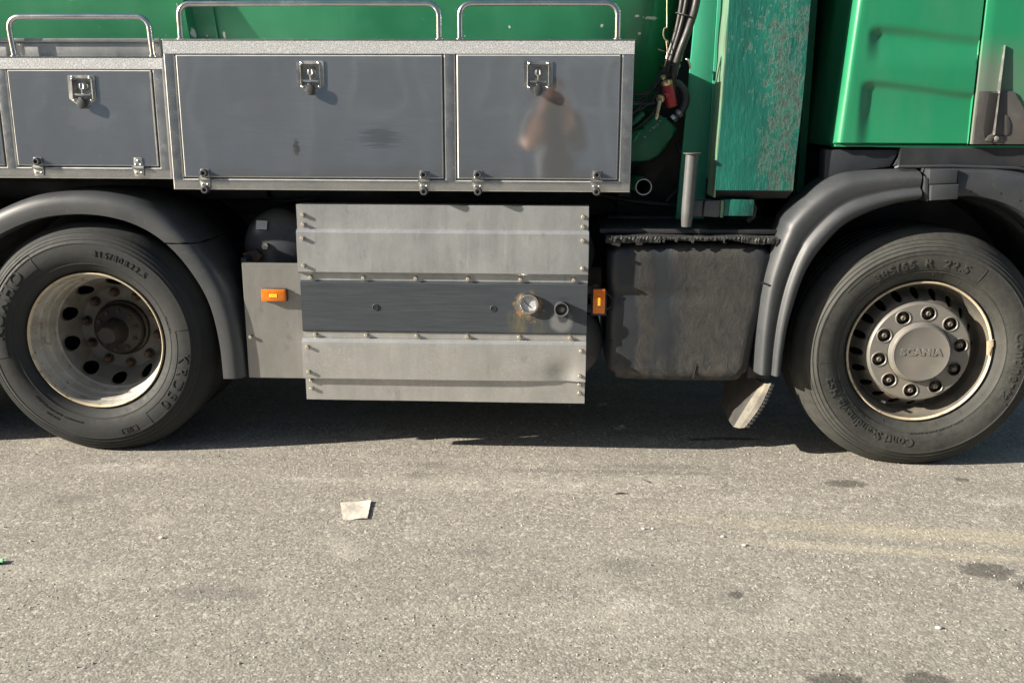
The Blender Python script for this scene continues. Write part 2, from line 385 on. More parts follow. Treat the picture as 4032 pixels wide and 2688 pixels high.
    h = t.math('ADD', t.math('MULTIPLY', t.math('SUBTRACT', 1.0, va.outputs['Distance']), t.mr(sa.outputs[1], 0, 1, 0.5, 1.0)),
               t.math('MULTIPLY', t.math('SUBTRACT', 1.0, vb.outputs['Distance']), 0.5))
    h = t.math('ADD', h, t.math('MULTIPLY', t.noise(260, 3, 0.7), 0.5))
    t.set(normal=t.bump(h, 0.50, 0.0026))
    return t.m

M = {}
M['steel'] = steel_door(); M['frame'] = steel_frame(); M['tape'] = tape()
M['polish'] = simple("polished steel tube", (0.62, 0.61, 0.59), 0.22, 1.0, 0.12, 20, rv=0.08, bump=0.08, bs=90, bd=0.001)
M['edge'] = simple("bare metal edge", (0.50, 0.50, 0.48), 0.42, 0.35, 0.12, 30)
M['zinc'] = simple("zinc plate", (0.50, 0.50, 0.48), 0.36, 1.0, 0.2, 40, dirt=(0.25, 0.22, 0.18), damt=0.3)
M['bolt'] = simple("dulled bolt steel", (0.40, 0.37, 0.31), 0.48, 0.7, 0.25, 60)
M['aluA'] = skirt_alu("oxidised aluminium", (0.30, 0.312, 0.316), (0.50, 0.512, 0.508))
M['aluF'] = skirt_alu("mottled aluminium", (0.36, 0.36, 0.35), (0.50, 0.50, 0.48), 0.22)
M['leftpanel'] = skirt_alu("grey sheet aluminium", (0.25, 0.247, 0.236), (0.33, 0.325, 0.31))
M['dsteel'] = dark_steel()
M['chip'] = chipped_paint(); M['tank'] = green_tank(); M['cab'] = cab_green(); M['cabdoor'] = cab_green("cab door green", True)
M['teal'] = simple("worn teal sheet", (0.03, 0.25, 0.15), 0.42, 0, 0.2, 9, stretch=(1, 1, 0.15), dirt=(0.2, 0.26, 0.2), damt=0.4)
M['pump'] = simple("pump housing green", (0.02, 0.17, 0.09), 0.45, 0, 0.2, 9, dirt=(0.16, 0.22, 0.17), damt=0.15, ds=20, bump=0.2)
M['black'] = simple("black chassis paint", (0.022, 0.024, 0.028), 0.5, 0, 0.3, 8, dirt=(0.06, 0.055, 0.045), damt=0.4)
M['hole'] = simple("painted hole dark", (0.008, 0.008, 0.008), 0.8, 0, 0.1)  # near-black that paints the darkness inside bores, wells and slots
M['airtank'] = simple("satin black tank", (0.046, 0.051, 0.060), 0.36, 0, 0.2, 6, dirt=(0.06, 0.06, 0.058), damt=0.2, bump=0.05, bs=120)
M['rearf'] = plastic_fender("grey mudguard plastic", (0.033, 0.037, 0.041), (0.050, 0.054, 0.057))
M['frontf'] = plastic_fender("charcoal arch plastic", (0.028, 0.032, 0.037), (0.045, 0.048, 0.052))
M['panelf'] = plastic_fender("charcoal lower trim", (0.017, 0.020, 0.026), (0.027, 0.031, 0.037))
M['tyreR'] = rubber_tyre("worn tyre rubber", (0.013, 0.015, 0.016), (0.040, 0.042, 0.040), 0.65)
M['tyreF'] = rubber_tyre("dusty tyre rubber", (0.021, 0.022, 0.021), (0.066, 0.066, 0.058), 0.8)
M['rimR'] = rim_paint("stained white rim", (0.40, 0.39, 0.355), (0.16, 0.10, 0.06), 0.75, (0.17, 0.16, 0.13))
M['rimdisc'] = rim_paint("grimy shaded rim disc", (0.15, 0.145, 0.13), (0.08, 0.05, 0.035), 0.5, (0.09, 0.082, 0.07))  # grime plus the shade inside the deep rim, both in the colour
M['rimedge'] = rim_paint("worn rim lip", (0.56, 0.48, 0.34), (0.26, 0.15, 0.08), 0.8, (0.42, 0.33, 0.21))
M['rimF'] = rim_paint("dusty dark rim", (0.085, 0.082, 0.072), (0.22, 0.17, 0.12), 0.2, (0.17, 0.145, 0.11))
M['cover'] = simple("silver wheel cover", (0.20, 0.19, 0.172), 0.45, 0.35, 0.12, 5, dirt=(0.33, 0.27, 0.18), damt=0.35, ds=4, bump=0.05, bs=200, bd=0.0005)
M['hub'] = simple("greasy hub iron", (0.022, 0.020, 0.018), 0.5, 0.2, 0.4, 12, dirt=(0.07, 0.045, 0.025), damt=0.3, bump=0.3, bs=50)
M['nutrust'] = simple("rusty nut", (0.05, 0.034, 0.026), 0.6, 0.2, 0.4, 40, dirt=(0.2, 0.12, 0.07), damt=0.4)
M['nutbright'] = simple("bronze nut steel", (0.26, 0.22, 0.17), 0.45, 0.6, 0.3, 60)
M['rubber'] = simple("black rubber", (0.035, 0.037, 0.04), 0.5, 0, 0.3, 30, dirt=(0.10, 0.10, 0.09), damt=0.3)
M['hose'] = simple("dirty hydraulic hose", (0.020, 0.020, 0.020), 0.5, 0, 0.4, 20, dirt=(0.09, 0.072, 0.055), damt=0.35, ds=9, bump=0.3, bs=80)
M['hosedark'] = simple("black cable sheath", (0.028, 0.030, 0.036), 0.5, 0, 0.3, 20)
M['red'] = simple("red valve paint", (0.34, 0.025, 0.03), 0.42, 0, 0.25, 25, dirt=(0.12, 0.05, 0.04), damt=0.4, ds=15)
M['brass'] = simple("worn brass", (0.62, 0.50, 0.33), 0.35, 0.9, 0.25, 30)
M['cgreen'] = simple("bright green coupling", (0.06, 0.55, 0.28), 0.4, 0, 0.2, 30)
M['greypaint'] = simple("grey pipe paint", (0.085, 0.087, 0.088), 0.5, 0, 0.2, 8, dirt=(0.06, 0.056, 0.05), damt=0.45, ds=7, bump=0.35, bs=40, bd=0.002)
M['pale'] = simple("weathered cream edge", (0.13, 0.17, 0.115), 0.6, 0, 0.3, 12, dirt=(0.05, 0.25, 0.15), damt=0.7, ds=22, bump=0.4, stretch=(1, 1, 0.4))
M['mud'] = muddy_tank()
M['mat'] = simple("frayed rubber mat", (0.026, 0.027, 0.027), 0.6, 0, 0.5, 40, dirt=(0.17, 0.16, 0.14), damt=0.25, ds=22, bump=0.8, bs=90, bd=0.004)
M['flapM'] = simple("worn flap sunlit tone", (0.13, 0.12, 0.10), 0.7, 0, 0.3, 25, dirt=(0.30, 0.25, 0.17), damt=0.5, ds=12, bump=0.3)  # worn rubber, with the flap's sunlit strip painted in as a lighter tone
M['flapshade'] = simple("dusty shaded flap tone", (0.035, 0.034, 0.031), 0.75, 0, 0.3, 15, dirt=(0.07, 0.062, 0.048), damt=0.4, ds=9)  # dusty rubber, darkened to paint the shade on the flap's inner part
M['doorblk'] = simple("smoky door plastic", (0.060, 0.057, 0.055), 0.42, 0, 0.3, 4, dirt=(0.14, 0.13, 0.12), damt=0.4)
M['sticker'] = simple("silver sticker", (0.40, 0.43, 0.47), 0.4, 0.2, 0.1, 200)
M['paper'] = simple("crumpled stained paper", (0.52, 0.48, 0.41), 0.8, 0, 0.12, 14, dirt=(0.40, 0.36, 0.29), damt=0.5, ds=30, bump=0.6, bs=45, bd=0.006)
M['pebble'] = simple("pale stone", (0.52, 0.49, 0.43), 0.8, 0, 0.15, 60)
M['twig'] = simple("dry bark", (0.06, 0.05, 0.045), 0.8, 0, 0.3, 60)
M['film'] = simple("plastic film shard", (0.30, 0.34, 0.38), 0.4, 0, 0.1, 30)
M['leafg'] = simple("torn green leaf", (0.05, 0.30, 0.09), 0.5, 0, 0.3, 40)
M['dial'] = simple("gauge dial", (0.50, 0.52, 0.53), 0.4, 0, 0.12, 60, dirt=(0.3, 0.28, 0.25), damt=0.4, ds=40)
M['asphalt'] = asphalt()
t = NT("amber lens"); t.set(color=t.ramp(t.noise(60, 3), [(0.3, (0.50, 0.11, 0.005)), (0.7, (0.62, 0.17, 0.008))]), rough=0.18, coat=0.6, ecol=(1.0, 0.22, 0.0), estr=0.02); M['amber'] = t.m
t = NT("lit diode"); t.set(color=(1.0, 0.6, 0.1), rough=0.3, ecol=(1.0, 0.55, 0.02), estr=0.5); M['led'] = t.m

# ------------------------------------------------------------------ mesh helpers
class MB:
    def __init__(s): s.v = []; s.f = []; s.mi = []; s.cur = 0
    def face(s, pts):
        i = len(s.v); s.v += [tuple(p) for p in pts]; s.f.append(tuple(range(i, i + len(pts)))); s.mi.append(s.cur)
    def add(s, verts, faces):
        i = len(s.v); s.v += [tuple(p) for p in verts]
        for f in faces: s.f.append(tuple(i + k for k in f)); s.mi.append(s.cur)
    def box(s, x0, x1, y0, y1, z0, z1, bev=0.0):
        bm = bmesh.new(); bmesh.ops.create_cube(bm, size=1)
        for v in bm.verts:
            v.co = Vector(((x0 + x1) / 2 + v.co.x * (x1 - x0), (y0 + y1) / 2 + v.co.y * (y1 - y0), (z0 + z1) / 2 + v.co.z * (z1 - z0)))
        if bev: bmesh.ops.bevel(bm, geom=bm.edges[:], offset=bev, segments=2, profile=0.5, affect='EDGES')
        s.bm(bm)
    def bm(s, bm, mat=None):
        bm.verts.index_update()
        s.add([(mat @ v.co) if mat else v.co[:] for v in bm.verts], [[v.index for v in f.verts] for f in bm.faces]); bm.free()
    def prism(s, poly, y0, y1, bev=0.0):
        """poly of (x,z); extruded from y0 (front) to y1"""
        bm = bmesh.new()
        a = [bm.verts.new((x, y0, z)) for x, z in poly]; b = [bm.verts.new((x, y1, z)) for x, z in poly]
        f0 = bm.faces.new(a); bm.faces.new(b[::-1]); n = len(poly)
        for i in range(n): bm.faces.new((a[i], b[i], b[(i + 1) % n], a[(i + 1) % n]))
        if bev: bmesh.ops.bevel(bm, geom=list(f0.edges), offset=bev, segments=2, profile=0.5, affect='EDGES')
        s.bm(bm)
    def lathe(s, prof, c=(0, 0, 0), seg=48, close=False, axis='Y'):
        """prof of (r, y) turned about an axis through c"""
        V = []; Fc = []
        n = len(prof)
        for i in range(seg):
            a = 2 * math.pi * i / seg; ca, sa = math.cos(a), math.sin(a)
            for r, y in prof:
                if axis == 'Y': V.append((c[0] + r * ca, c[1] + y, c[2] + r * sa))
                elif axis == 'X': V.append((c[0] + y, c[1] + r * ca, c[2] + r * sa))
                else: V.append((c[0] + r * ca, c[1] + r * sa, c[2] + y))
        for i in range(seg):
            j = (i + 1) % seg
            for k in range(n - 1 + (1 if close else 0)):
                k2 = (k + 1) % n
                Fc.append((i * n + k, i * n + k2, j * n + k2, j * n + k))
        s.add(V, Fc)
    def tube(s, path, r, seg=10, cap=True):
        P = [Vector(p) for p in path]; n = len(P)
        rr = r if isinstance(r, (list, tuple)) else [r] * n
        T = [(P[min(i + 1, n - 1)] - P[max(i - 1, 0)]).normalized() for i in range(n)]
        up = Vector((0, 0, 1)) if abs(T[0].z) < 0.9 else Vector((0, 1, 0))
        N = (up - T[0] * up.dot(T[0])).normalized(); V = []; Fc = []
        for i in range(n):
            N = (N - T[i] * N.dot(T[i])).normalized(); B = T[i].cross(N)
            for k in range(seg):
                a = 2 * math.pi * k / seg
                V.append(P[i] + (N * math.cos(a) + B * math.sin(a)) * rr[i])
        for i in range(n - 1):
            for k in range(seg):
                k2 = (k + 1) % seg
                Fc.append((i * seg + k, i * seg + k2, (i + 1) * seg + k2, (i + 1) * seg + k))
        if cap: Fc.append(tuple(range(seg))[::-1]); Fc.append(tuple((n - 1) * seg + k for k in range(seg)))
        s.add(V, Fc)
    def strip(s, rows, closed=False):
        """rows: list of equal-length point lists"""
        n = len(rows[0]); V = [p for r in rows for p in r]; Fc = []
        for i in range(len(rows) - 1):
            for k in range(n if closed else n - 1):
                k2 = (k + 1) % n
                Fc.append((i * n + k, i * n + k2, (i + 1) * n + k2, (i + 1) * n + k))
        s.add(V, Fc)
    def build(s, name, mats, parent=None, smooth=32, weld=0.00005, recalc=True, loc=None, kind=None):
        me = bpy.data.meshes.new(name); me.from_pydata(s.v, [], s.f)
        if not isinstance(mats, (list, tuple)): mats = [mats]
        for m in mats: me.materials.append(m)
        me.polygons.foreach_set('material_index', s.mi)
        bm = bmesh.new(); bm.from_mesh(me)
        if weld: bmesh.ops.remove_doubles(bm, verts=bm.verts, dist=weld)
        if recalc: bmesh.ops.recalc_face_normals(bm, faces=bm.faces)
        bm.to_mesh(me); bm.free()
        if smooth:
            me.shade_smooth(); me.set_sharp_from_angle(angle=R(smooth))
        o = bpy.data.objects.new(name, me); col.objects.link(o)
        if parent: o.parent = parent
        if loc: o.location = loc
        if kind: o['kind'] = kind
        return o

def copy(o, parent, loc=None, rot=None, scale=None):
    c = o.copy(); col.objects.link(c); c.parent = parent
    if loc is not None: c.location = loc
    if rot is not None: c.rotation_euler = rot
    if scale is not None: c.scale = scale
    return c

def tag(o, label=None, cat=None, group=None, kind=None):
    if label: o['label'] = label
    if cat: o['category'] = cat
    if group: o['group'] = group
    if kind: o['kind'] = kind
    return o

def lerp(a, b, t): return a + (b - a) * t
def smooth01(t): t = max(0, min(1, t)); return t * t * (3 - 2 * t)
def resample(pts, n):
    """Catmull-Rom through the points, n samples evenly by chord"""
    P = [Vector(p) for p in pts]; Q = []
    m = len(P)
    for i in range(m - 1):
        p0 = P[max(i - 1, 0)]; p1 = P[i]; p2 = P[i + 1]; p3 = P[min(i + 2, m - 1)]
        for k in range(16):
            t = k / 16
            Q.append(0.5 * ((2 * p1) + (p2 - p0) * t + (2 * p0 - 5 * p1 + 4 * p2 - p3) * t * t + (3 * p1 - p0 - 3 * p2 + p3) * t ** 3))
    Q.append(P[-1])
    L = [0]
    for i in range(1, len(Q)): L.append(L[-1] + (Q[i] - Q[i - 1]).length)
    out = []; j = 0
    for k in range(n):
        d = L[-1] * k / (n - 1)
        while j < len(L) - 2 and L[j + 1] < d: j += 1
        u = (d - L[j]) / max(1e-9, L[j + 1] - L[j]); out.append(Q[j].lerp(Q[j + 1], min(1, max(0, u))))
    return out

def plate_hole(mb, o, h, y0, y1, bev=0.0015, edge=0):
    """rectangular plate o=(x0,x1,z0,z1) with rectangular hole h, front at y0, small edge bevel"""
    x0, x1, z0, z1 = o
    A = [(x0, y1, z0), (x1, y1, z0), (x1, y1, z1), (x0, y1, z1)]
    B = [(x0, y0 + bev, z0), (x1, y0 + bev, z0), (x1, y0 + bev, z1), (x0, y0 + bev, z1)]
    C = [(x0 + bev, y0, z0 + bev), (x1 - bev, y0, z0 + bev), (x1 - bev, y0, z1 - bev), (x0 + bev, y0, z1 - bev)]
    c_ = mb.cur; mb.cur = c_ + edge; mb.strip([A, B, C], True); mb.cur = c_; rows = [C]
    if h:
        D = [(h[0], y0, h[2]), (h[1], y0, h[2]), (h[1], y0, h[3]), (h[0], y0, h[3])]
        E_ = [(p[0], y1, p[2]) for p in D]
        rows += [D, E_]
        mb.strip(rows, True)
    if not h: mb.face(C)

def text_mesh(s, size, fn, name, mat, parent, bold=0.0, thick=0.0015, loc=None, spacing=1.0, sx=1.0):
    cu = bpy.data.curves.new('lettering', 'FONT'); cu.body = s; cu.size = size; cu.extrude = thick; cu.offset = bold
    cu.space_character = spacing; cu.resolution_u = 3
    o = bpy.data.objects.new('lettering', cu); col.objects.link(o)
    dg = bpy.context.evaluated_depsgraph_get()
    me = bpy.data.meshes.new_from_object(o.evaluated_get(dg))
    bpy.data.objects.remove(o); bpy.data.curves.remove(cu)
    w = max(v.co.x for v in me.vertices)
    for v in me.vertices: v.co = fn(v.co.x * sx, v.co.y, v.co.z, w * sx)
    me.materials.clear(); me.materials.append(mat)
    ob = bpy.data.objects.new(name, me); col.objects.link(ob); ob.parent = parent
    if loc: ob.location = loc
    return ob

# ================================================================== SETTING
g = MB()
g.face([(-60, -60, 0), (60, -60, 0), (60, 60, 0), (-60, 60, 0)])
tag(g.build('asphalt_ground', M['asphalt'], smooth=0), kind='structure')

# a metal-clad hall across the yard, behind the photographer: its shaded face is what the steel doors mirror
hall = bpy.data.objects.new('workshop_hall', None); col.objects.link(hall); hall.location = (0, -12, 0)
tag(hall, 'grey metal-clad workshop hall across the yard behind the photographer', 'building')
M['clad'] = simple("grey blue cladding", (0.44, 0.49, 0.54), 0.5, 0.0, 0.12, 3, stretch=(1, 1, 0.2))
M['plinth'] = simple("concrete plinth", (0.30, 0.29, 0.27), 0.8, 0, 0.2, 5)
M['whiteframe'] = simple("white window frame", (0.75, 0.75, 0.73), 0.5, 0, 0.05)
M['glass'] = simple("dark window glass", (0.34, 0.38, 0.42), 0.25, 0, 0.1)
m = MB(); m.box(-18, 18, -8, -0.05, 0.5, 6.5); m.build('wall', M['clad'], hall, 0)
m = MB(); m.box(-18.1, 18.1, -8.1, 0.0, 0.0, 0.5); m.build('plinth', M['plinth'], hall, 0)
m = MB(); m.prism([(-18.3, 6.5), (18.3, 6.5), (18.3, 6.8), (-18.3, 6.8)], -8.2, 0.15); m.build('roof', M['clad'], hall, 0)
m = MB()
for k in range(120): x = -18 + 0.3 * k; m.box(x, x + 0.05, -0.05, -0.02, 0.5, 6.5)
tag(m.build('cladding_rib', M['clad'], hall, 0), kind='stuff')
for x in (-13.0, -9.8, -6.9, -5.4, -3.35, -1.15, 0.25, 2.1, 9.5, 12.0):
    w = 0.95; z0_, z1_ = 1.42, 2.30
    fr_ = MB()
    for a, b, c, d in ((x, x + w, z0_, z0_ + .06), (x, x + w, z1_, z1_ + .06), (x, x + .06, z0_ + .06, z1_), (x + w - .06, x + w, z0_ + .06, z1_)): fr_.box(a, b, -0.02, 0.04, c, d)
    fo = fr_.build('window', M['whiteframe'], hall, 0)
    m = MB(); m.box(x + 0.06, x + w - .06, -0.04, 0.0, z0_ + .06, z1_); m.build('pane', M['glass'], fo, 0)
for x in (-8.4, -5.75, -4.15, -2.05, -0.72, -0.60, 0.95, 1.35, 4.2):  # pale pipes added so the steel doors mirror upright light lines
    m = MB(); m.tube([(x, 0.06, 0.05), (x, 0.06, 6.4)], 0.035, 8); m.build('added_downpipe', M['whiteframe'], hall, 60)
m = MB(); m.box(4.9, 8.3, -0.02, 0.03, 0.02, 3.6)
for q in range(12): m.box(4.92, 8.28, 0.03, 0.045, 0.10 + q * 0.29, 0.14 + q * 0.29)
m.build('roller_door', M['clad'], hall, 0)

# ================================================================== TRUCK
truck = bpy.data.objects.new('tanker_truck', None); col.objects.link(truck)
truck.empty_display_size = 0.5
tag(truck, 'green suction tanker truck with steel side lockers and aluminium skirt panels parked on asphalt', 'truck')
T = truck

# ---- tank -------------------------------------------------------
TY, TZ, TR = 1.22, 2.16, 1.0
m = MB()
prof = []
for i in range(9):
    a = i / 8 * math.pi / 2
    prof.append((TR * math.sin(a) * 0.999 + 0.001, -7.6 - 0.28 * math.cos(a)))
for k in range(1, 30): prof.append((TR, -7.6 + 7.95 * k / 30))
for i in range(10):
    a = i / 9 * math.pi / 2
    prof.append((max(0.001, TR * math.cos(a)), 0.36 + 0.26 * math.sin(a)))
m.lathe(prof, (0, TY, TZ), 96, axis='X')
tank = m.build('tank_body', M['tank'], T)
m = MB()   # stiffening hoop with a raised web, welded round the tank
for xa, xb, rr in ((-1.60, -1.535, 0.045),):
    m.lathe([(TR - 0.01, xa), (TR + rr, xa + 0.012), (TR + rr, xb - 0.02), (TR - 0.01, xb)], (0, TY, TZ), 96, axis='X')
m.build('tank_hoop', M['tank'], T)
m = MB(); m.lathe([(TR - 0.01, -1.455), (TR + 0.012, -1.452), (TR + 0.012, -1.445), (TR - 0.01, -1.442)], (0, TY, TZ), 96, axis='X'); m.build('weld_seam', M['tank'], T)
m = MB()
for x in (-4.6, -3.2, -1.9, -0.4): m.prism([(x, 1.0), (x + 0.12, 1.0), (x + 0.12, 1.3), (x, 1.3)], 0.62, 1.85)
m.box(-7.4, 0.5, 0.80, 0.90, 0.98, 1.10, 0.004); m.box(-7.4, 0.5, 1.54, 1.64, 0.98, 1.10, 0.004)
m.build('tank_saddle', M['black'], T)

# ---- chassis ----------------------------------------------------
m = MB()
for y0, y1, yf in ((0.80, 0.81, 0.87), (1.62, 1.63, 1.56)):
    m.box(-7.5, 2.7, y0, y1, 0.72, 0.98, 0.002)
    m.box(-7.5, 2.7, min(y0, yf), max(y1, yf), 0.972, 0.982)
    m.box(-7.5, 2.7, min(y0, yf), max(y1, yf), 0.72, 0.73)
for x in (-7, -5.4, -4, -2.9, -1.0, 0.2, 1.0, 2.5): m.box(x, x + 0.12, 0.815, 1.615, 0.76, 0.94, 0.004)
m.build('chassis_frame', M['black'], T)
m = MB()
m.tube([(-2.0, 0.5, 0.5), (-2.0, 0.9, 0.5), (-2.0, 1.05, 0.5), (-2.0, 1.22, 0.5), (-2.0, 1.38, 0.5), (-2.0, 1.55, 0.5), (-2.0, 1.95, 0.5)], [0.08, 0.08, 0.16, 0.24, 0.16, 0.08, 0.08], 20)
m.tube([(-1.85, 1.22, 0.52), (-0.6, 1.22, 0.66), (0.4, 1.22, 0.75)], 0.06, 16)
m.build('drive_axle', M['black'], T)
m = MB(); m.tube([(1.55, 0.35, 0.46), (1.55, 0.6, 0.42), (1.55, 1.85, 0.42), (1.55, 2.1, 0.46)], 0.06, 14)
m.box(0.9, 2.5, 0.9, 1.55, 0.55, 1.15, 0.05); m.build('engine_block', M['black'], T)
m = MB()   # boxes hung from the frame that fill the dark space behind the skirts
m.box(-1.00, 0.10, 0.06, 0.74, 0.33, 1.02, 0.01)
m.build('battery_box', M['black'], T)
m = MB(); m.box(-1.05, 0.95, 1.70, 2.42, 0.28, 1.08, 0.03); m.box(-7.2, -2.6, 2.34, 2.42, 0.35, 1.25, 0.01)
m.build('far_side_skirt', M['black'], T)
m = MB(); m.box(-3.3, -1.36, 0.60, 0.78, 1.06, 1.16, 0.02); m.box(-1.35, 0.5, 0.60, 0.79, 1.00, 1.15, 0.01); m.build('subframe_rail', M['black'], T)
m = MB(); m.box(1.10, 1.60, 0.62, 0.66, 0.95, 1.38); m.box(0.25, 0.96, 0.44, 0.79, 0.40, 1.02, 0.02); m.box(0.30, 1.12, 0.56, 0.60, 1.0, 2.3, 0.004); m.build('cab_back_guard', M['black'], T)
m = MB(); m.box(-3.2, 0.9, 2.10, 2.46, 1.16, 1.75, 0.004); m.build('far_side_locker', M['frame'], T)

m = MB()
for pth, r0 in ((((-1.9, 0.66, 1.14), (-1.5, 0.62, 1.10), (-1.2, 0.6, 1.02), (-1.06, 0.62, 0.95)), 0.011), (((-1.6, 0.7, 1.05), (-1.3, 0.55, 1.06), (-1.1, 0.5, 1.08)), 0.008),
                (((0.16, 0.5, 1.12), (0.4, 0.42, 1.08), (0.7, 0.45, 1.06), (1.0, 0.5, 1.10)), 0.012), (((0.55, 0.4, 1.35), (0.60, 0.42, 1.20), (0.52, 0.45, 1.08)), 0.010)):
    m = MB(); m.tube([tuple(q) for q in resample(pth, 18)], r0, 8); m.build('air_line', M['hosedark'] if 'hosedark' in M else M['black'], T, 60)
for x, z in ((0.30, 1.06), (0.78, 1.05)):
    m = MB(); m.box(x, x + 0.06, 0.44, 0.50, z, z + 0.07, 0.004); m.build('line_bracket', M['black'], T)
# ---- lockers ----------------------------------------------------
def hinge_mesh():
    m = MB()
    m.prism([(-0.020, 0.0), (-0.016, 0.040), (0.016, 0.040), (0.020, 0.0)], -0.0035, 0.0, 0.001)
    m.prism([(-0.019, -0.036), (-0.023, 0.0), (0.023, 0.0), (0.019, -0.036)], -0.0030, 0.0, 0.001)
    m.tube([(-0.024, -0.006, 0.0), (0.024, -0.006, 0.0)], 0.006, 10)
    for x, z in ((-0.011, -0.022), (0.011, -0.022), (-0.010, 0.012), (0.010, 0.012), (0, 0.027)):
        m.lathe([(0.0045, -0.003), (0.0045, -0.005), (0.002, -0.0065), (0.0005, -0.0045)], (x, 0, z), 10)
    return m
def buffer_mesh():
    m = MB(); m.lathe([(0.016, 0), (0.0155, -0.017), (0.013, -0.021), (0.008, -0.021), (0.006, -0.012), (0.0005, -0.012)], (0, 0, 0), 18); return m

def latch(parent, xc, zt, w, y):
    """recessed T handle lock: plate with chin, pocket, handle, rubber key flap"""
    x0, x1 = xc - w / 2, xc + w / 2; zb = zt - 0.085; ch = zt - 0.125
    px0, px1, pz0, pz1 = x0 + 0.017, x1 - 0.017, zt - 0.092, zt - 0.015
    m = MB()
    out = [(x0 + 0.004, zt), (x1 - 0.004, zt), (x1, zt - 0.004), (x1, zb - 0.008), (xc + 0.012, ch), (xc - 0.012, ch), (x0, zb - 0.008), (x0, zt - 0.004)]
    yb, yf = y - 0.0005, y - 0.0045
    inn = [(px0 + 0.003, pz1), (px1 - 0.003, pz1), (px1, pz1 - 0.003), (px1, pz0), (xc + 0.012, pz0), (xc - 0.012, pz0), (px0, pz0), (px0, pz1 - 0.003)]
    def sc(p, k): return (lerp((px0 + px1) / 2, p[0], k), lerp((pz0 + pz1) / 2, p[1], k))
    rows = [[(p[0], yb, p[1]) for p in out], [(p[0], yf, p[1]) for p in out],
            [(sc(p, 1.10)[0], yf - 0.0005, sc(p, 1.10)[1]) for p in inn], [(sc(p, 1.05)[0], yf - 0.004, sc(p, 1.05)[1]) for p in inn],
            [(p[0], yf - 0.001, p[1]) for p in inn], [(sc(p, 0.97)[0], y + 0.024, sc(p, 0.97)[1]) for p in inn]]
    m.strip(rows, True); m.face(rows[-1])
    m.build('latch_plate', M['zinc'], parent, 25)
    m = MB()
    zc = zt - 0.042
    m.lathe([(0.019, 0.022), (0.019, 0.014), (0.017, 0.011), (0.001, 0.011)], (xc, y, zc), 20)
    m.build('latch_spindle', M['zinc'], parent, 30); m = MB()
    m.tube([(xc - 0.007, y - 0.004, zc + 0.008), (xc - 0.008, y - 0.005, zc - 0.008), (xc, y - 0.006, zc - 0.014), (xc + 0.008, y - 0.005, zc - 0.008), (xc + 0.007, y - 0.004, zc + 0.008)], 0.0028, 8)
    m.tube([(xc, y + 0.012, zc), (xc, y - 0.004, zc)], 0.006, 10)
    m.tube([(xc, y - 0.006, zc - 0.012), (xc, y - 0.002, zc - 0.034)], 0.0036, 8)
    m.tube([(xc - 0.031, y - 0.003, zc - 0.034), (xc + 0.033, y - 0.003, zc - 0.037)], 0.0048, 10)
    m.build('latch_handle', M['zinc'], parent, 30)
    global scr0
    for sx_ in (-1, 1):
        for z in (zt - 0.008, zt - 0.099 + 0.0):
            pz = (xc + sx_ * (w / 2 - 0.02), y, z)
            if scr0 is None:
                m = MB(); m.lathe([(0.0055, -0.004), (0.0055, -0.0065), (0.0025, -0.0085), (0.0005, -0.007)], (0, 0, 0), 10); scr0 = m.build('latch_screw', M['polish'], parent, 30, loc=pz)
            else: copy(scr0, parent, pz)
    m = MB()
    pts = [(-0.006, 0.018), (0.006, 0.018), (0.006, 0.008), (0.014, 0.004), (0.0165, -0.006), (0.012, -0.020), (0.007, -0.028), (-0.007, -0.028), (-0.012, -0.020), (-0.0165, -0.006), (-0.014, 0.004), (-0.006, 0.008)]
    zc2 = zt - 0.104
    m.prism([(xc + a, zc2 + b) for a, b in pts], y - 0.028, y - 0.010, 0.003)
    m.build('key_flap', M['rubber'], parent, 30)

hinge0 = None; buf0 = None; scr0 = None
def place_hinge(parent, x, z, y, top_buf, bot_buf):
    global hinge0, buf0
    if hinge0 is None: hinge0 = hinge_mesh().build('hinge', M['zinc'], parent, loc=(x, y, z)); 
    else: copy(hinge0, parent, (x, y, z))
    for on, dz in ((top_buf, 0.024), (bot_buf, -0.043)):
        if on:
            if buf0 is None: buf0 = buffer_mesh().build('rubber_buffer', M['rubber'], parent, loc=(x, y - 0.002, z + dz))
            else: copy(buf0, parent, (x + 0.001, y - 0.002, z + dz))

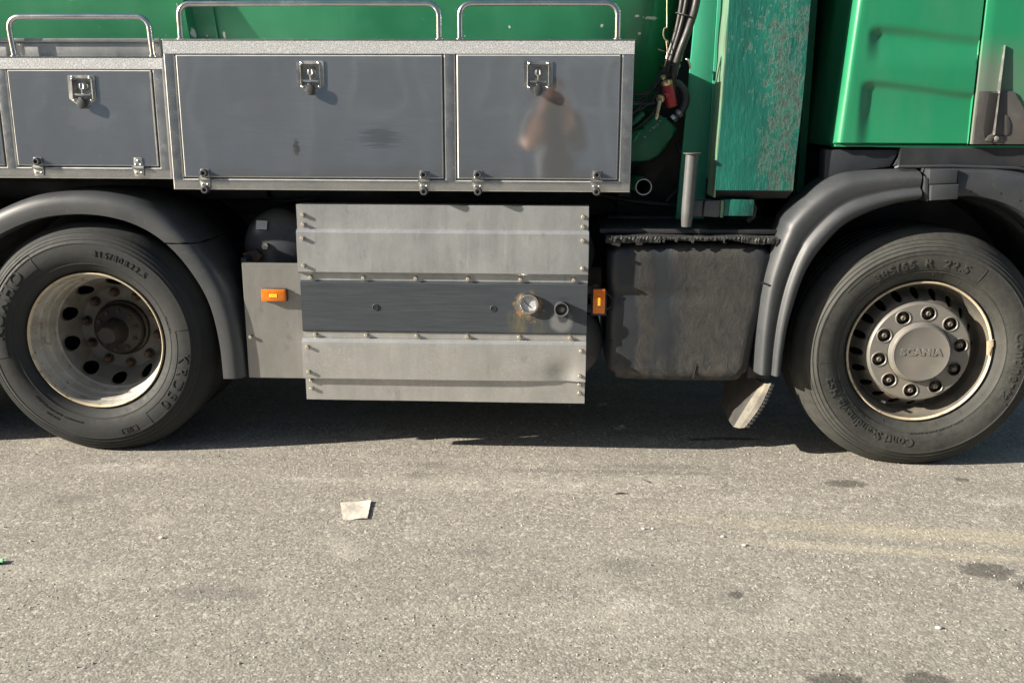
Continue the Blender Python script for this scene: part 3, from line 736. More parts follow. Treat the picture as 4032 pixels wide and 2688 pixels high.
def locker(x0, x1, z0, z1, y, doors, depth, zstrip):
    m = MB(); b = 0.004; g_ = 0.0070
    zd0, zd1 = doors[0][2] - g_, doors[0][3] + g_
    def flat(a0, a1, c0, c1): m.face([(a0, y, c0), (a1, y, c0), (a1, y, c1), (a0, y, c1)])
    def ring(r, s_):   # rolled edge round a rectangle; s_ = -1 outward, 1 into an opening
        R0 = [(r[0], r[2]), (r[1], r[2]), (r[1], r[3]), (r[0], r[3])]; sg = [(-1, -1), (1, -1), (1, 1), (-1, 1)]
        f = lambda d, yy: [(p[0] + q[0] * d, yy, p[1] + q[1] * d) for p, q in zip(R0, sg)]
        m.strip([f(b * s_, y), f(b * s_ * 0.35, y + b * 0.3), f(0, y + b), f(0, y + 0.03)], True)
    ops = [(d[0] - g_, d[1] + g_, zd0, zd1) for d in doors]
    flat(x0 + b, x1 - b, zd1 + b, z1 - b); flat(x0 + b, x1 - b, z0 + b, zd0 - b)
    xs = [x0 + b] + sum([[o[0] - b, o[1] + b] for o in ops], []) + [x1 - b]
    for k in range(0, len(xs), 2): flat(xs[k], xs[k + 1], zd0 - b, zd1 + b)
    m.cur = 1
    for o in ops: ring(o, 1)
    ring((x0, x1, z0, z1), -1); m.cur = 0
    m.box(x0 + 0.001, x1 - 0.001, y + 0.031, y + depth, z0 + 0.001, z1 - 0.001)
    fr = m.build('locker_frame', [M['frame'], M['edge']], T, 30)
    m = MB(); m.prism([(x0 + 0.001, zstrip), (x1 - 0.0, zstrip), (x1 - 0.0, z1 - 0.003), (x0 + 0.001, z1 - 0.003)], y - 0.0022, y - 0.0003)
    m.build('reflective_tape', M['tape'], fr, 0)
    m = MB(); m.box(x0 - 0.002, x1 + 0.004, y - 0.005, y + depth, z1, z1 + 0.003, 0.001); m.build('top_plate', M['frame'], fr)
    return fr

frb = locker(-1.554, 0.313, 1.163, 1.750, -0.06, [(-1.504, -0.441, 1.214, 1.693), (-0.383, 0.259, 1.214, 1.695)], 0.55, 1.698)
frs = locker(-4.2, -1.576, 1.202, 1.686, -0.02, [(-2.92, -2.276, 1.2545, 1.636), (-2.219, -1.627, 1.2545, 1.636)], 0.50, 1.640)
m = MB(); m.box(-2.60, -1.60, 0.034, 0.075, 1.690, 1.747, 0.002); m.box(-4.6, -1.597, 0.02, 0.50, 1.747, 1.762, 0.003)
m.build('walkway_edge', M['aluA'], T)

def door(d, y, lat, hinges, label=None):
    m = MB()
    hx = (lat[0] - lat[2] / 2 + 0.014, lat[0] + lat[2] / 2 - 0.014, lat[1] - 0.094, lat[1] - 0.012)
    plate_hole(m, d, hx, y - 0.004, y + 0.022, 0.0042, 1)
    dr = m.build('locker_door', [M['steel'], M['edge']], T, 30)
    if label: dr['label'] = label
    latch(dr, lat[0], lat[1], lat[2], y - 0.004)
    for h in hinges: place_hinge(dr, h[0], h[1], y - 0.004, h[2], h[3])
    return dr
door((-1.504, -0.441, 1.214, 1.693), -0.06, (-0.9645, 1.671, 0.108), [(-1.419, 1.207, 1, 1), (-0.520, 1.206, 1, 1)])
door((-0.383, 0.259, 1.214, 1.695), -0.06, (-0.0615, 1.671, 0.113), [(-0.301, 1.207, 1, 1), (0.177, 1.209, 1, 1)])
door((-2.219, -1.627, 1.2545, 1.636), -0.02, (-1.913, 1.616, 0.112), [(-2.131, 1.248, 1, 0), (-1.708, 1.249, 0, 0)])
door((-2.92, -2.276, 1.2545, 1.636), -0.02, (-2.60, 1.616, 0.112), [(-2.80, 1.248, 1, 0), (-2.42, 1.249, 0, 0)])

def rail(x0, x1, z0, z1, y, r=0.0115, dx0=0.0, dx1=0.0):
    c = 0.045; p = []
    p += [(x0 + dx0, y, z0), (x0 + dx0 * 0.4, y, lerp(z0, z1 - c, 0.5)), (x0, y, z1 - c)]
    for k in range(1, 6):
        a = k / 6 * math.pi / 2; p.append((x0 + c - c * math.cos(a), y, z1 - c + c * math.sin(a)))
    p += [(x0 + c, y, z1), (lerp(x0, x1, 0.5), y, z1 + 0.001), (x1 - c, y, z1)]
    for k in range(1, 6):
        a = k / 6 * math.pi / 2; p.append((x1 - c + c * math.sin(a), y, z1 - c + c * math.cos(a)))
    p += [(x1, y, z1 - c), (x1 + dx1 * 0.4, y, lerp(z0, z1 - c, 0.5)), (x1 + dx1, y, z0)]
    m = MB(); m.tube(p, r, 16)
    m.lathe([(0.017, 0.0), (0.017, 0.004), (0.0115, 0.007)], (x0 + dx0, y, z0), 16, axis='Z')
    m.lathe([(0.017, 0.0), (0.017, 0.004), (0.0115, 0.007)], (x1 + dx1, y, z0), 16, axis='Z')
    m.build('grab_rail', M['polish'], T, 50)
rail(-2.199, -1.624, 1.689, 1.842, -0.004, dx0=0.010, dx1=0.006)
rail(-1.484, -0.452, 1.753, 1.888, -0.044)
rail(-0.370, 0.246, 1.753, 1.888, -0.044)
rail(-2.95, -2.33, 1.689, 1.842, -0.004)

# ---- skirt panels ------------------------------------------------
bolt0 = None
def bolt(parent, x, z, y, s=1.0):
    global bolt0
    if bolt0 is None:
        m = MB()
        m.lathe([(0.0105, 0.0), (0.0105, -0.002), (0.0078, -0.0022)], (0, 0, 0), 12)
        m.lathe([(0.0078, -0.002), (0.0078, -0.0125), (0.0066, -0.0138), (0.0005, -0.0138)], (0, 0, 0), 6)
        bolt0 = m.build('bolt', M['bolt'], parent, 20, loc=(x, y, z))
        return bolt0
    return copy(bolt0, parent, (x, y, z), (0, random.uniform(0, 1), 0), (s, s, s))

def skirt(name, x0, x1, z0, z1, y, mat, depth=0.03, top=0.0, bot=0.0, dent=False):
    """pressed sheet: flat face with bent-in top and bottom flanges"""
    sec = []
    if top: sec += [(y + depth, z1), (y + top, z1), (y + 0.001, z1 - top * 0.85), (y, z1 - top)]
    else: sec += [(y + depth, z1), (y + 0.001, z1), (y, z1 - 0.001)]
    for k in range(1, 8): sec.append((y, lerp(z1 - max(top, .001), z0 + max(bot, .001), k / 8)))
    if bot: sec += [(y, z0 + bot), (y + 0.001, z0 + bot * 0.85), (y + bot, z0), (y + depth, z0)]
    else: sec += [(y, z0 + 0.001), (y + 0.001, z0), (y + depth, z0)]
    nx = 48; rows = []
    for i in range(nx + 1):
        x = lerp(x0, x1, i / nx); row = []
        for yy, zz in sec:
            d = 0.0012 * math.sin(x * 7.3 + zz * 9) * math.sin(zz * 23 + x * 3)
            if dent:
                q = math.exp(-(((x - 0.060) / 0.055) ** 2 + ((zz - 0.395) / 0.055) ** 2)); d += 0.020 * q
                q2 = math.exp(-(((x + 0.05) / 0.10) ** 2 + ((zz - 0.375) / 0.03) ** 2)); d += 0.007 * q2
            row.append((x, yy + (d if yy < y + 0.01 else 0), zz))
        rows.append(row)
    m = MB(); m.strip(rows); m.face(rows[0]); m.face(rows[-1])
    return m.build(name, mat, T, 28)
yA, yB = -0.035, -0.060
pA = skirt('skirt_panel', -1.057, 0.150, 1.002, 1.103, yA, M['aluA'], 0.08)
for x in (-1.030, 0.127):
    for z in (1.061, 1.021): bolt(pA, x, z, yA)
pB = skirt('skirt_panel', -1.056, 0.152, 0.819, 1.003, yB, M['aluA'], 0.05, top=0.012, bot=0.008)
for x in (-1.030, 0.127):
    for z in (0.967, 0.853): bolt(pB, x, z, yB)
pC = skirt('skirt_flange', -1.050, 0.152, 0.787, 0.8185, -0.038, M['aluA'], 0.03)
for x in (-1.008, -0.785, -0.565, -0.346, -0.127, 0.094): bolt(pC, x, 0.801, -0.038)
pD = skirt('control_panel', -1.052, 0.151, 0.5685, 0.786, -0.047, M['dsteel'], 0.04, top=0.006, bot=0.006)
pE = skirt('skirt_flange', -1.052, 0.150, 0.541, 0.568, -0.038, M['aluF'], 0.03)
for x in (-0.999, -0.781, -0.565, -0.350, -0.131, 0.083): bolt(pE, x, 0.5545, -0.038)
pF = skirt('skirt_panel', -1.055, 0.150, 0.366, 0.5405, yB, M['aluF'], 0.05, top=0.014, bot=0.0, dent=True)
for x, z in ((-1.030, 0.505), (-1.030, 0.395), (0.129, 0.503), (0.126, 0.393)): bolt(pF, x, z, yB + (0.006 if x > 0 and z < .45 else 0))
pG = skirt('skirt_panel', -1.052, 0.149, 0.264, 0.3655, yA, M['aluF'], 0.05)
for x, z in ((-1.027, 0.350), (-1.027, 0.315), (0.126, 0.350), (0.126, 0.312)): bolt(pG, x, z, yA)
# two bores, gauge and push knob in the dark panel
for x in (-0.737, -0.241):
    m = MB(); m.lathe([(0.0005, -0.0014), (0.0108, -0.0014)], (x, -0.048, 0.677), 20)  # flat black disc, the bore's dark depth put into colour
    m.cur = 1; m.lathe([(0.0105, -0.0014), (0.0109, -0.0024), (0.0125, -0.0022), (0.0142, 0.0006)], (x, -0.048, 0.677), 20)
    m.build('drain_bore', [M['hole'], M['dsteel']], pD)
m = MB(); gx, gz = -0.0935, 0.7005
m.lathe([(0.044, 0.004), (0.0445, -0.016), (0.042, -0.021), (0.034, -0.021), (0.030, -0.016), (0.0285, -0.010)], (gx, -0.047, gz), 48)
m.build('gauge_bezel', M['polish'], pD)
m = MB(); m.lathe([(0.0005, -0.0105), (0.030, -0.0105)], (gx, -0.047, gz), 40); m.build('gauge_dial', M['dial'], pD)
m = MB()
m.prism([(gx - 0.020, gz + 0.014), (gx - 0.018, gz + 0.016), (gx + 0.009, gz - 0.012), (gx + 0.012, gz - 0.017), (gx + 0.006, gz - 0.014)], -0.0592, -0.0584)
for k in range(11):
    a = R(225 - 27 * k); c_, s_ = math.cos(a), math.sin(a)
    m.prism([(gx + c_ * 0.021 - s_ * .0006, gz + s_ * 0.021 + c_ * .0006), (gx + c_ * 0.0255 - s_ * .0006, gz + s_ * 0.0255 + c_ * .0006), (gx + c_ * 0.0255 + s_ * .0006, gz + s_ * 0.0255 - c_ * .0006), (gx + c_ * 0.021 + s_ * .0006, gz + s_ * 0.021 - c_ * .0006)], -0.0586, -0.0580)
m.build('gauge_needle', M['black'], pD)
for a in (-125, 120):
    m = MB(); m.lathe([(0.0035, 0), (0.0035, -0.002), (0.0005, -0.003)], (gx + 0.038 * math.cos(R(a)), -0.068, gz + 0.038 * math.sin(R(a))), 10); m.build('bezel_screw', M['bolt'], pD)
kx, kz = 0.0445, 0.682
m = MB(); m.lathe([(0.030, 0.002), (0.031, -0.022), (0.029, -0.030), (0.0255, -0.030), (0.0235, -0.016), (0.0135, -0.016), (0.013, -0.024), (0.0005, -0.025)], (kx, -0.047, kz), 32)
m.build('push_knob', M['rubber'], pD)
m = MB(); m.lathe([(0.0285, -0.0302), (0.0285, -0.0318), (0.0262, -0.0318), (0.0262, -0.0302)], (kx, -0.047, kz), 36, close=True); m.build('knob_ring', M['zinc'], pD)

# ---- sheet left of the skirt, with its marker lamp ------------------
m = MB(); plate_hole(m, (-1.311, -1.040, 0.348, 0.851), None, -0.002, 0.02, 0.002)
lp = m.build('side_sheet', M['leftpanel'], T)
bolt(lp, -1.290, 0.532, -0.002)
def marker_lamp(parent, x, z, y, vert):
    w, h = (0.052, 0.025) if not vert else (0.0255, 0.052)
    m = MB(); m.box(x - w - 0.002, x + w + 0.002, y - 0.010, y, z - h - 0.002, z + h + 0.002, 0.003)
    o = m.build('marker_lamp', M['rubber'], T)
    m = MB(); m.box(x - w, x + w, y - 0.030, y - 0.0095, z - h, z + h, 0.004); m.build('amber_lens', M['amber'], o)
    m = MB()
    for k in range(4):
        for j in range(2):
            u = (k - 1.5) * 0.0085; v = (j - 0.5) * 0.0075
            px, pz = (x + u, z + v) if not vert else (x + v * 0.7, z + u)
            m.lathe([(0.0030, -0.0301), (0.0024, -0.0325), (0.0003, -0.033)], (px, y, pz), 10)
    m.build('diode_cluster', M['led'], o)
    return o
marker_lamp(T, -1.1745, 0.7185, -0.003, False)
marker_lamp(T, 0.2015, 0.7065, 0.005, True)
m = MB()
m.box(0.140, 0.178, 0.002, 0.008, 0.655, 0.690, 0.001); m.box(0.140, 0.178, 0.002, 0.008, 0.735, 0.768, 0.001)
m.box(0.168, 0.235, 0.006, 0.012, 0.640, 0.752, 0.002); m.box(0.178, 0.198, 0.0, 0.005, 0.758, 0.775, 0.001)
m.lathe([(0.040, 0.0), (0.040, -0.006), (0.034, -0.010)], (0.222, 0.022, 0.70), 24)
m.build('lamp_bracket', M['black'], T)

# ---- air tanks ------------------------------------------------------
def air_tank(x, z, r, y, L=0.5):
    pr = [(0.0005, -0.075)]
    for i in range(1, 11):
        a = i / 10 * math.pi / 2; pr.append((r * math.sin(a), -0.075 * math.cos(a)))
    pr += [(r + 0.002, 0.01), (r + 0.002, 0.03), (r, 0.035), (r, L)]
    m = MB(); m.lathe(pr, (x, y, z), 64)
    o = m.build('air_tank', M['airtank'], T, 40); return o
at = air_tank(-1.206, 0.890, 0.168, 0.25)
m = MB(); m.lathe([(0.0175, 0.0), (0.0175, -0.022), (0.015, -0.026), (0.0005, -0.026)], (0, 0, 0), 6)
m.lathe([(0.021, 0.004), (0.021, -0.003), (0.017, -0.004)], (0, 0, 0), 20)
m.build('drain_plug', M['zinc'], at, loc=(-1.258, 0.190, 0.899))
m = MB(); m.face([(0, 0, 0), (0.052, -0.012, 0), (0.052, 0.004, 0.036), (0, 0.012, 0.038)]); m.build('type_label', M['sticker'], at, 0, loc=(-1.300, 0.186, 0.972))
m = MB(); m.lathe([(0.175 * math.sin(i / 8 * math.pi / 2) + .0005, -0.06 * math.cos(i / 8 * math.pi / 2)) for i in range(9)] + [(0.175, 0.35)], (0.055, 0.13, 0.50), 48)
m.build('filter_drum', M['greypaint'], T, 40)
m = MB(); m.lathe([(0.14 * math.sin(i / 8 * math.pi / 2) + .0005, -0.05 * math.cos(i / 8 * math.pi / 2)) for i in range(9)] + [(0.14, 0.35)], (0.045, 0.13, 0.89), 40)
m.build('air_tank', M['airtank'], T, 40)

# ---- rear mudguard --------------------------------------------------
inn = [(-2.72, 0.345), (-2.705, 0.55), (-2.64, 0.71), (-2.52, 0.84), (-2.36, 0.948), (-2.18, 1.026), (-2.017, 1.052), (-1.87, 1.046), (-1.74, 1.010), (-1.63, 0.942), (-1.536, 0.836), (-1.458, 0.690), (-1.424, 0.520), (-1.416, 0.350)]
N = 90; Rs = resample([(x, 0, z) for x, z in inn], N)
SEC = [(-0.004, 0.03), (0.0, -0.022), (0.003, -0.032), (0.02, -0.034), (0.045, -0.034), (0.062, -0.031), (0.078, -0.022), (0.090, -0.006), (0.097, 0.02), (0.100, 0.06), (0.101, 0.16), (0.100, 0.30), (0.092, 0.31)]
def gpt(f, k):
    i = int(f); u = f - i; j = min(i + 1, N - 1)
    p = Rs[i].lerp(Rs[j], u); tdir = (Rs[min(i + 2, N - 1)] - Rs[max(i - 1, 0)]).normalized(); nrm = Vector((-tdir.z, 0, tdir.x))
    a, b_ = SEC[k]; return (p.x + nrm.x * a, b_, p.z + nrm.z * a)
def level(k, z, right):
    """position along the arc where section point k crosses height z"""
    rng = [q / 8 for q in range(8 * (N - 1))]
    if right: rng = rng[::-1]
    for f in rng:
        if gpt(f, k)[2] >= z: return f
    return 0
def guard(name, ends):
    rows = [[gpt(lerp(ends[k][0], ends[k][1], q / 60), k) for k in range(len(SEC))] for q in range(61)]
    m = MB(); m.strip(rows)
    back = [[(q[0], q[1] + 0.004, q[2] - 0.002) for q in r] for r in rows]
    m.strip([rows[0], back[0]]); m.strip([rows[-1], back[-1]])
    return m.build(name, M['rearf'], T, 50)
K_ = range(len(SEC))
LA = [level(k, 0.940, False) for k in K_]; RA = [level(k, 0.938, True) for k in K_]
LB = [level(k, 0.934, False) for k in K_]; RB = [level(k, 0.932, True) for k in K_]
guard('mudguard_top', [(LA[k], RA[k]) for k in K_])
guard('mudguard_lower', [(0, LB[k]) for k in K_]); guard('mudguard_lower', [(RB[k], N - 1) for k in K_])
m = MB()
rows = []
for i in range(0, N):
    p = Rs[i]; tdir = (Rs[min(i + 1, N - 1)] - Rs[max(i - 1, 0)]).normalized(); nrm = Vector((-tdir.z, 0, tdir.x))
    rows.append([(p.x + nrm.x * a, b, p.z + nrm.z * a) for a, b in ((0.088, 0.28), (0.075, 0.45), (0.07, 0.74), (0.06, 0.74), (0.06, 0.45), (0.078, 0.28))])
m.strip(rows, True); m.build('mudguard_inner', M['black'], T, 50)
m = MB()
m.box(-1.345, -1.318, 0.09, 0.5, 0.55, 0.86, 0.004)
m.build('mudguard_stay', M['black'], T)
m = MB(); m.prism([(-1.36, 0.868), (-1.30, 0.885), (-1.27, 0.860), (-1.30, 0.82), (-1.335, 0.80)], 0.16, 0.20, 0.004); m.build('rusty_bracket', M['nutrust'], T)

# ---- wheels ---------------------------------------------------------
SIDE = [(0.298, 0.020), (0.306, 0.004), (0.316, -0.010), (0.330, -0.021), (0.342, -0.028), (0.3425, -0.030), (0.346, -0.0305), (0.3465, -0.0295), (0.360, -0.036), (0.385, -0.0420), (0.410, -0.0435), (0.430, -0.0415),
        (0.4305, -0.0435), (0.4335, -0.0432), (0.434, -0.041), (0.447, -0.0365), (0.4475, -0.0385), (0.4505, -0.037), (0.451, -0.035), (0.460, -0.029), (0.4605, -0.031), (0.465, -0.0285), (0.4655, -0.026), (0.474, -0.0185), (0.4745, -0.0205), (0.480, -0.015), (0.4805, -0.0125), (0.489, -0.002), (0.497, 0.010), (0.505, 0.022), (0.5115, 0.034), (0.515, 0.046)]
def side_y(r):
    for i in range(len(SIDE) - 1):
        if SIDE[i][0] <= r <= SIDE[i + 1][0]:
            u = (r - SIDE[i][0]) / max(1e-9, SIDE[i + 1][0] - SIDE[i][0]); return lerp(SIDE[i][1], SIDE[i + 1][1], u)
    return 0
def tyre_mesh(width, hubz, rk=1.0):
    pr = [(r, y) for r, y in SIDE]
    y0, y1 = 0.046, width - 0.09 + 0.03
    n = 5
    for k in range(n):   # tread ribs with circumferential grooves
        a = lerp(y0, y1, (k + 0.12) / n) if k else y0 + 0.002; b = lerp(y0, y1, (k + 0.86) / n)
        pr += [(0.5155, a), (0.5155, b)]
        if k < n - 1: pr += [(0.503, b + 0.002), (0.503, lerp(y0, y1, (k + 1.10) / n))]
    pr += [(0.505, y1 + 0.02), (0.485, y1 + 0.045), (0.43, y1 + 0.075), (0.36, y1 + 0.07), (0.30, y1 + 0.03)]
    m = MB(); m.lathe([(r * rk if r > .31 else r, y) for r, y in pr], (0, 0, 0), 160)
    m.v = [(x, y, max(z, -hubz + 0.0015)) for x, y, z in m.v]
    return m
def annulus(mb, r1, r2, n, ph, rc, a, b, yf, back=0.012):
    """ring r1..r2 with n oval holes centred on radius rc; yf(r) gives depth"""
    K = 40
    for s in range(n):
        th0 = ph + s * 2 * math.pi / n; hw = math.pi / n
        outer, inner, inb = [], [], []
        for k in range(K):
            q = 2 * math.pi * (k + 0.5) / K; cu, sv = math.cos(q), math.sin(q)
            # ray to the sector boundary in (tangential, radial)
            tmax = min((hw * rc) / max(1e-6, abs(cu)), ((r2 - rc) if sv > 0 else (rc - r1)) / max(1e-6, abs(sv)))
            # snap corners
            ut, vt = cu * tmax, sv * tmax
            def P(u, v, dy=0):
                r = rc + v; th = th0 + u / rc; return (r * math.cos(th), yf(r) + dy, r * math.sin(th))
            outer.append((ut, vt)); inner.append(P(a * cu, b * sv)); inb.append(P(a * cu, b * sv, back))
        # make corners exact
        for cx in (-1, 1):
            for rz in (r1 - rc, r2 - rc):
                tgt = (cx * hw * rc, rz); j = min(range(K), key=lambda i: (outer[i][0] - tgt[0]) ** 2 + (outer[i][1] - tgt[1]) ** 2); outer[j] = tgt
        out3 = [(lambda r, th: (r * math.cos(th), yf(r), r * math.sin(th)))(rc + v, th0 + u / rc) for u, v in outer]
        mid = [((o[0] + i_[0]) / 2, 0, (o[2] + i_[2]) / 2) for o, i_ in zip(out3, inner)]
        mid = [(x, yf(math.hypot(x, z)), z) for x, _, z in mid]
        mb.strip([out3, mid, inner, inb], True)

def arc_text(parent, s, size, r0, a_mid, mat, loc, bold=0.0, spacing=1.0, thick=0.0012, rk=1.0, sx=1.0, name='sidewall_lettering'):
    def fn(x, y, z, w):
        r = r0 + y; a = R(a_mid) - (x - w / 2) / (r0 + size * 0.35)
        return Vector((r * math.cos(a), side_y(r / rk) - 0.0008 + (-z), r * math.sin(a)))
    return text_mesh(s, size, fn, name, mat, parent, bold, thick, None, spacing, sx)

def pad(parent, mat, a0, a1, r0, r1, rk=1.0, t=0.0020, wd=0.0030):
    """raised outline of a lettering panel on the sidewall"""
    m = MB()
    def P(a, r, o): return (r * math.cos(R(a)), side_y(r / rk) - o, r * math.sin(R(a)))
    def line(A, B, n):
        rowsL = []
        for k in range(n + 1):
            u = k / n; a = lerp(A[0], B[0], u); r = lerp(A[1], B[1], u)
            if abs(A[1] - B[1]) < 1e-6: q = [P(a, r - wd / 2, -0.0005), P(a, r - wd / 2, t), P(a, r + wd / 2, t), P(a, r + wd / 2, -0.0005)]
            else:
                da = math.degrees(wd / 2 / r); q = [P(a - da, r, -0.0005), P(a - da, r, t), P(a + da, r, t), P(a + da, r, -0.0005)]
            rowsL.append(q)
        m.strip(rowsL)
    line((a0, r1), (a1, r1), 24); line((a0, r0), (a1, r0), 24); line((a0, r0), (a0, r1), 4); line((a1, r0), (a1, r1), 4)
    return m.build('sidewall_panel', mat, parent, 30)

LIP = [(0.2965, 0.016), (0.3010, 0.006), (0.3020, -0.001), (0.3000, -0.0065), (0.2965, -0.0075), (0.2935, -0.004), (0.2910, 0.002)]
def rear_wheel(x, y, z, flip=False, detail=True):
    o = MB(); barrel = [(0.2910, 0.002), (0.2885, 0.014), (0.2870, 0.040), (0.2835, 0.050), (0.2770, 0.054), (0.2740, 0.062), (0.2730, 0.085), (0.2690, 0.096), (0.2610, 0.100), (0.2590, 0.108), (0.2585, 0.140), (0.2560, 0.156), (0.2500, 0.162)]
    o.lathe(barrel, (0, 0, 0), 128)
    yf = lambda r: (0.270 - 0.108 * smooth01((r - 0.186) / 0.064)) if r > 0.186 else 0.270
    o.cur = 2
    annulus(o, 0.196, 0.250, 10, R(160), 0.2255, 0.034, 0.0205, yf, 0.02)
    o.lathe([(0.196, yf(0.196)), (0.192, 0.2685), (0.188, 0.272), (0.184, 0.2735), (0.11, 0.2735), (0.11, 0.29)], (0, 0, 0), 96)
    o.cur = 1; o.lathe(LIP, (0, 0, 0), 128)
    wh = o.build('wheel', [M['rimR'], M['rimedge'], M['rimdisc']], T, 35, loc=(x, y, z))
    m = MB(); m.lathe([(0.24, 0.262), (0.24, 0.33), (0.0005, 0.33)], (0, 0, 0), 48); m.build('brake_drum', M['hole'], wh)
    ty = tyre_mesh(0.312, z).build('tyre', M['tyreR'], wh, 60, recalc=True)
    m = MB()
    m.lathe([(0.128, 0.272), (0.126, 0.255), (0.116, 0.250), (0.115, 0.225), (0.108, 0.216), (0.096, 0.212), (0.070, 0.205), (0.060, 0.198), (0.052, 0.170), (0.043, 0.120), (0.038, 0.102), (0.034, 0.099), (0.0005, 0.0995)], (0, 0, 0), 64)
    for k in range(10):
        a = R(36 * k + 10); m.lathe([(0.011, 0.212), (0.011, 0.204), (0.0005, 0.203)], (0.090 * math.cos(a), 0, 0.090 * math.sin(a)), 6)
    m.build('hub', M['hub'], wh)
    n0 = None
    for k in range(10):
        a = R(98 + 36 * k); p = (0.1675 * math.cos(a), 0.2735, 0.1675 * math.sin(a))
        if n0 is None:
            m = MB(); m.lathe([(0.023, 0), (0.023, -0.005), (0.018, -0.0055)], (0, 0, 0), 20); m.lathe([(0.018, -0.005), (0.018, -0.028), (0.0155, -0.031), (0.012, -0.031)], (0, 0, 0), 6)
            m.lathe([(0.012, -0.026), (0.011, -0.040), (0.0005, -0.041)], (0, 0, 0), 14)
            n0 = m.build('wheel_nut', M['nutrust'], wh, 25, loc=p)
        else: copy(n0, wh, p, (0, random.uniform(0, 1), 0))
    return wh, ty
wr, tyr = rear_wheel(-1.976, 0.0, 0.503)
inner = copy(tyr, wr); inner.location = (0, 0.345, 0)
mt = M['tyreR']
arc_text(wr, "KUMHO", 0.068, 0.388, 156, mt, None, 0.0012, 1.22, 0.0024, sx=1.18)
pad(wr, mt, 190, 122, 0.378, 0.447)
arc_text(wr, "KRD50", 0.062, 0.381, -25, mt, None, 0.0006, 1.35, 0.0024, sx=1.2)
pad(wr, mt, 9, -56, 0.374, 0.436)
arc_text(wr, "315/80R22.5", 0.037, 0.381, 66, mt, None, 0.0003, 1.3, 0.0022)
arc_text(wr, "TRACTION", 0.013, 0.345, 14, mt, None, 0.0, 1.25, 0.001)
arc_text(wr, "TUBELESS", 0.012, 0.400, 72, mt, None, 0.0, 1.1, 0.001)
arc_text(wr, "154/150M", 0.014, 0.362, 226, mt, None, 0.0, 1.1, 0.001)
arc_text(wr, "REGROOVABLE  MADE IN KOREA", 0.012, 0.365, 243, mt, None, 0.0, 1.1, 0.001)
arc_text(wr, "DOT 2314", 0.013, 0.385, 238, mt, None, 0.0, 1.1, 0.001)
arc_text(wr, "153", 0.022, 0.403, -71, mt, None, 0.0004, 1.0, 0.0016)
pad(wr, mt, -66, -76, 0.398, 0.424)
# second rear axle, just outside the frame at the left: it throws the shade that enters there
w2 = copy(wr, T, (-3.34, 0.0, 0.503))
for ch in list(wr.children):
    c2 = copy(ch, w2, ch.location, ch.rotation_euler)
for gname in ('mudguard_top', 'mudguard_lower', 'mudguard_lower.001', 'mudguard_inner'):
    copy(bpy.data.objects[gname], T, (-1.364, 0, 0))
# far side pair, so that the axle carries the truck
for xx in (-1.976, -3.34):
    for yy in (2.13, 1.785):
        o2 = copy(tyr, T, (xx, yy, 0.503)); o2.name = 'far_tyre'

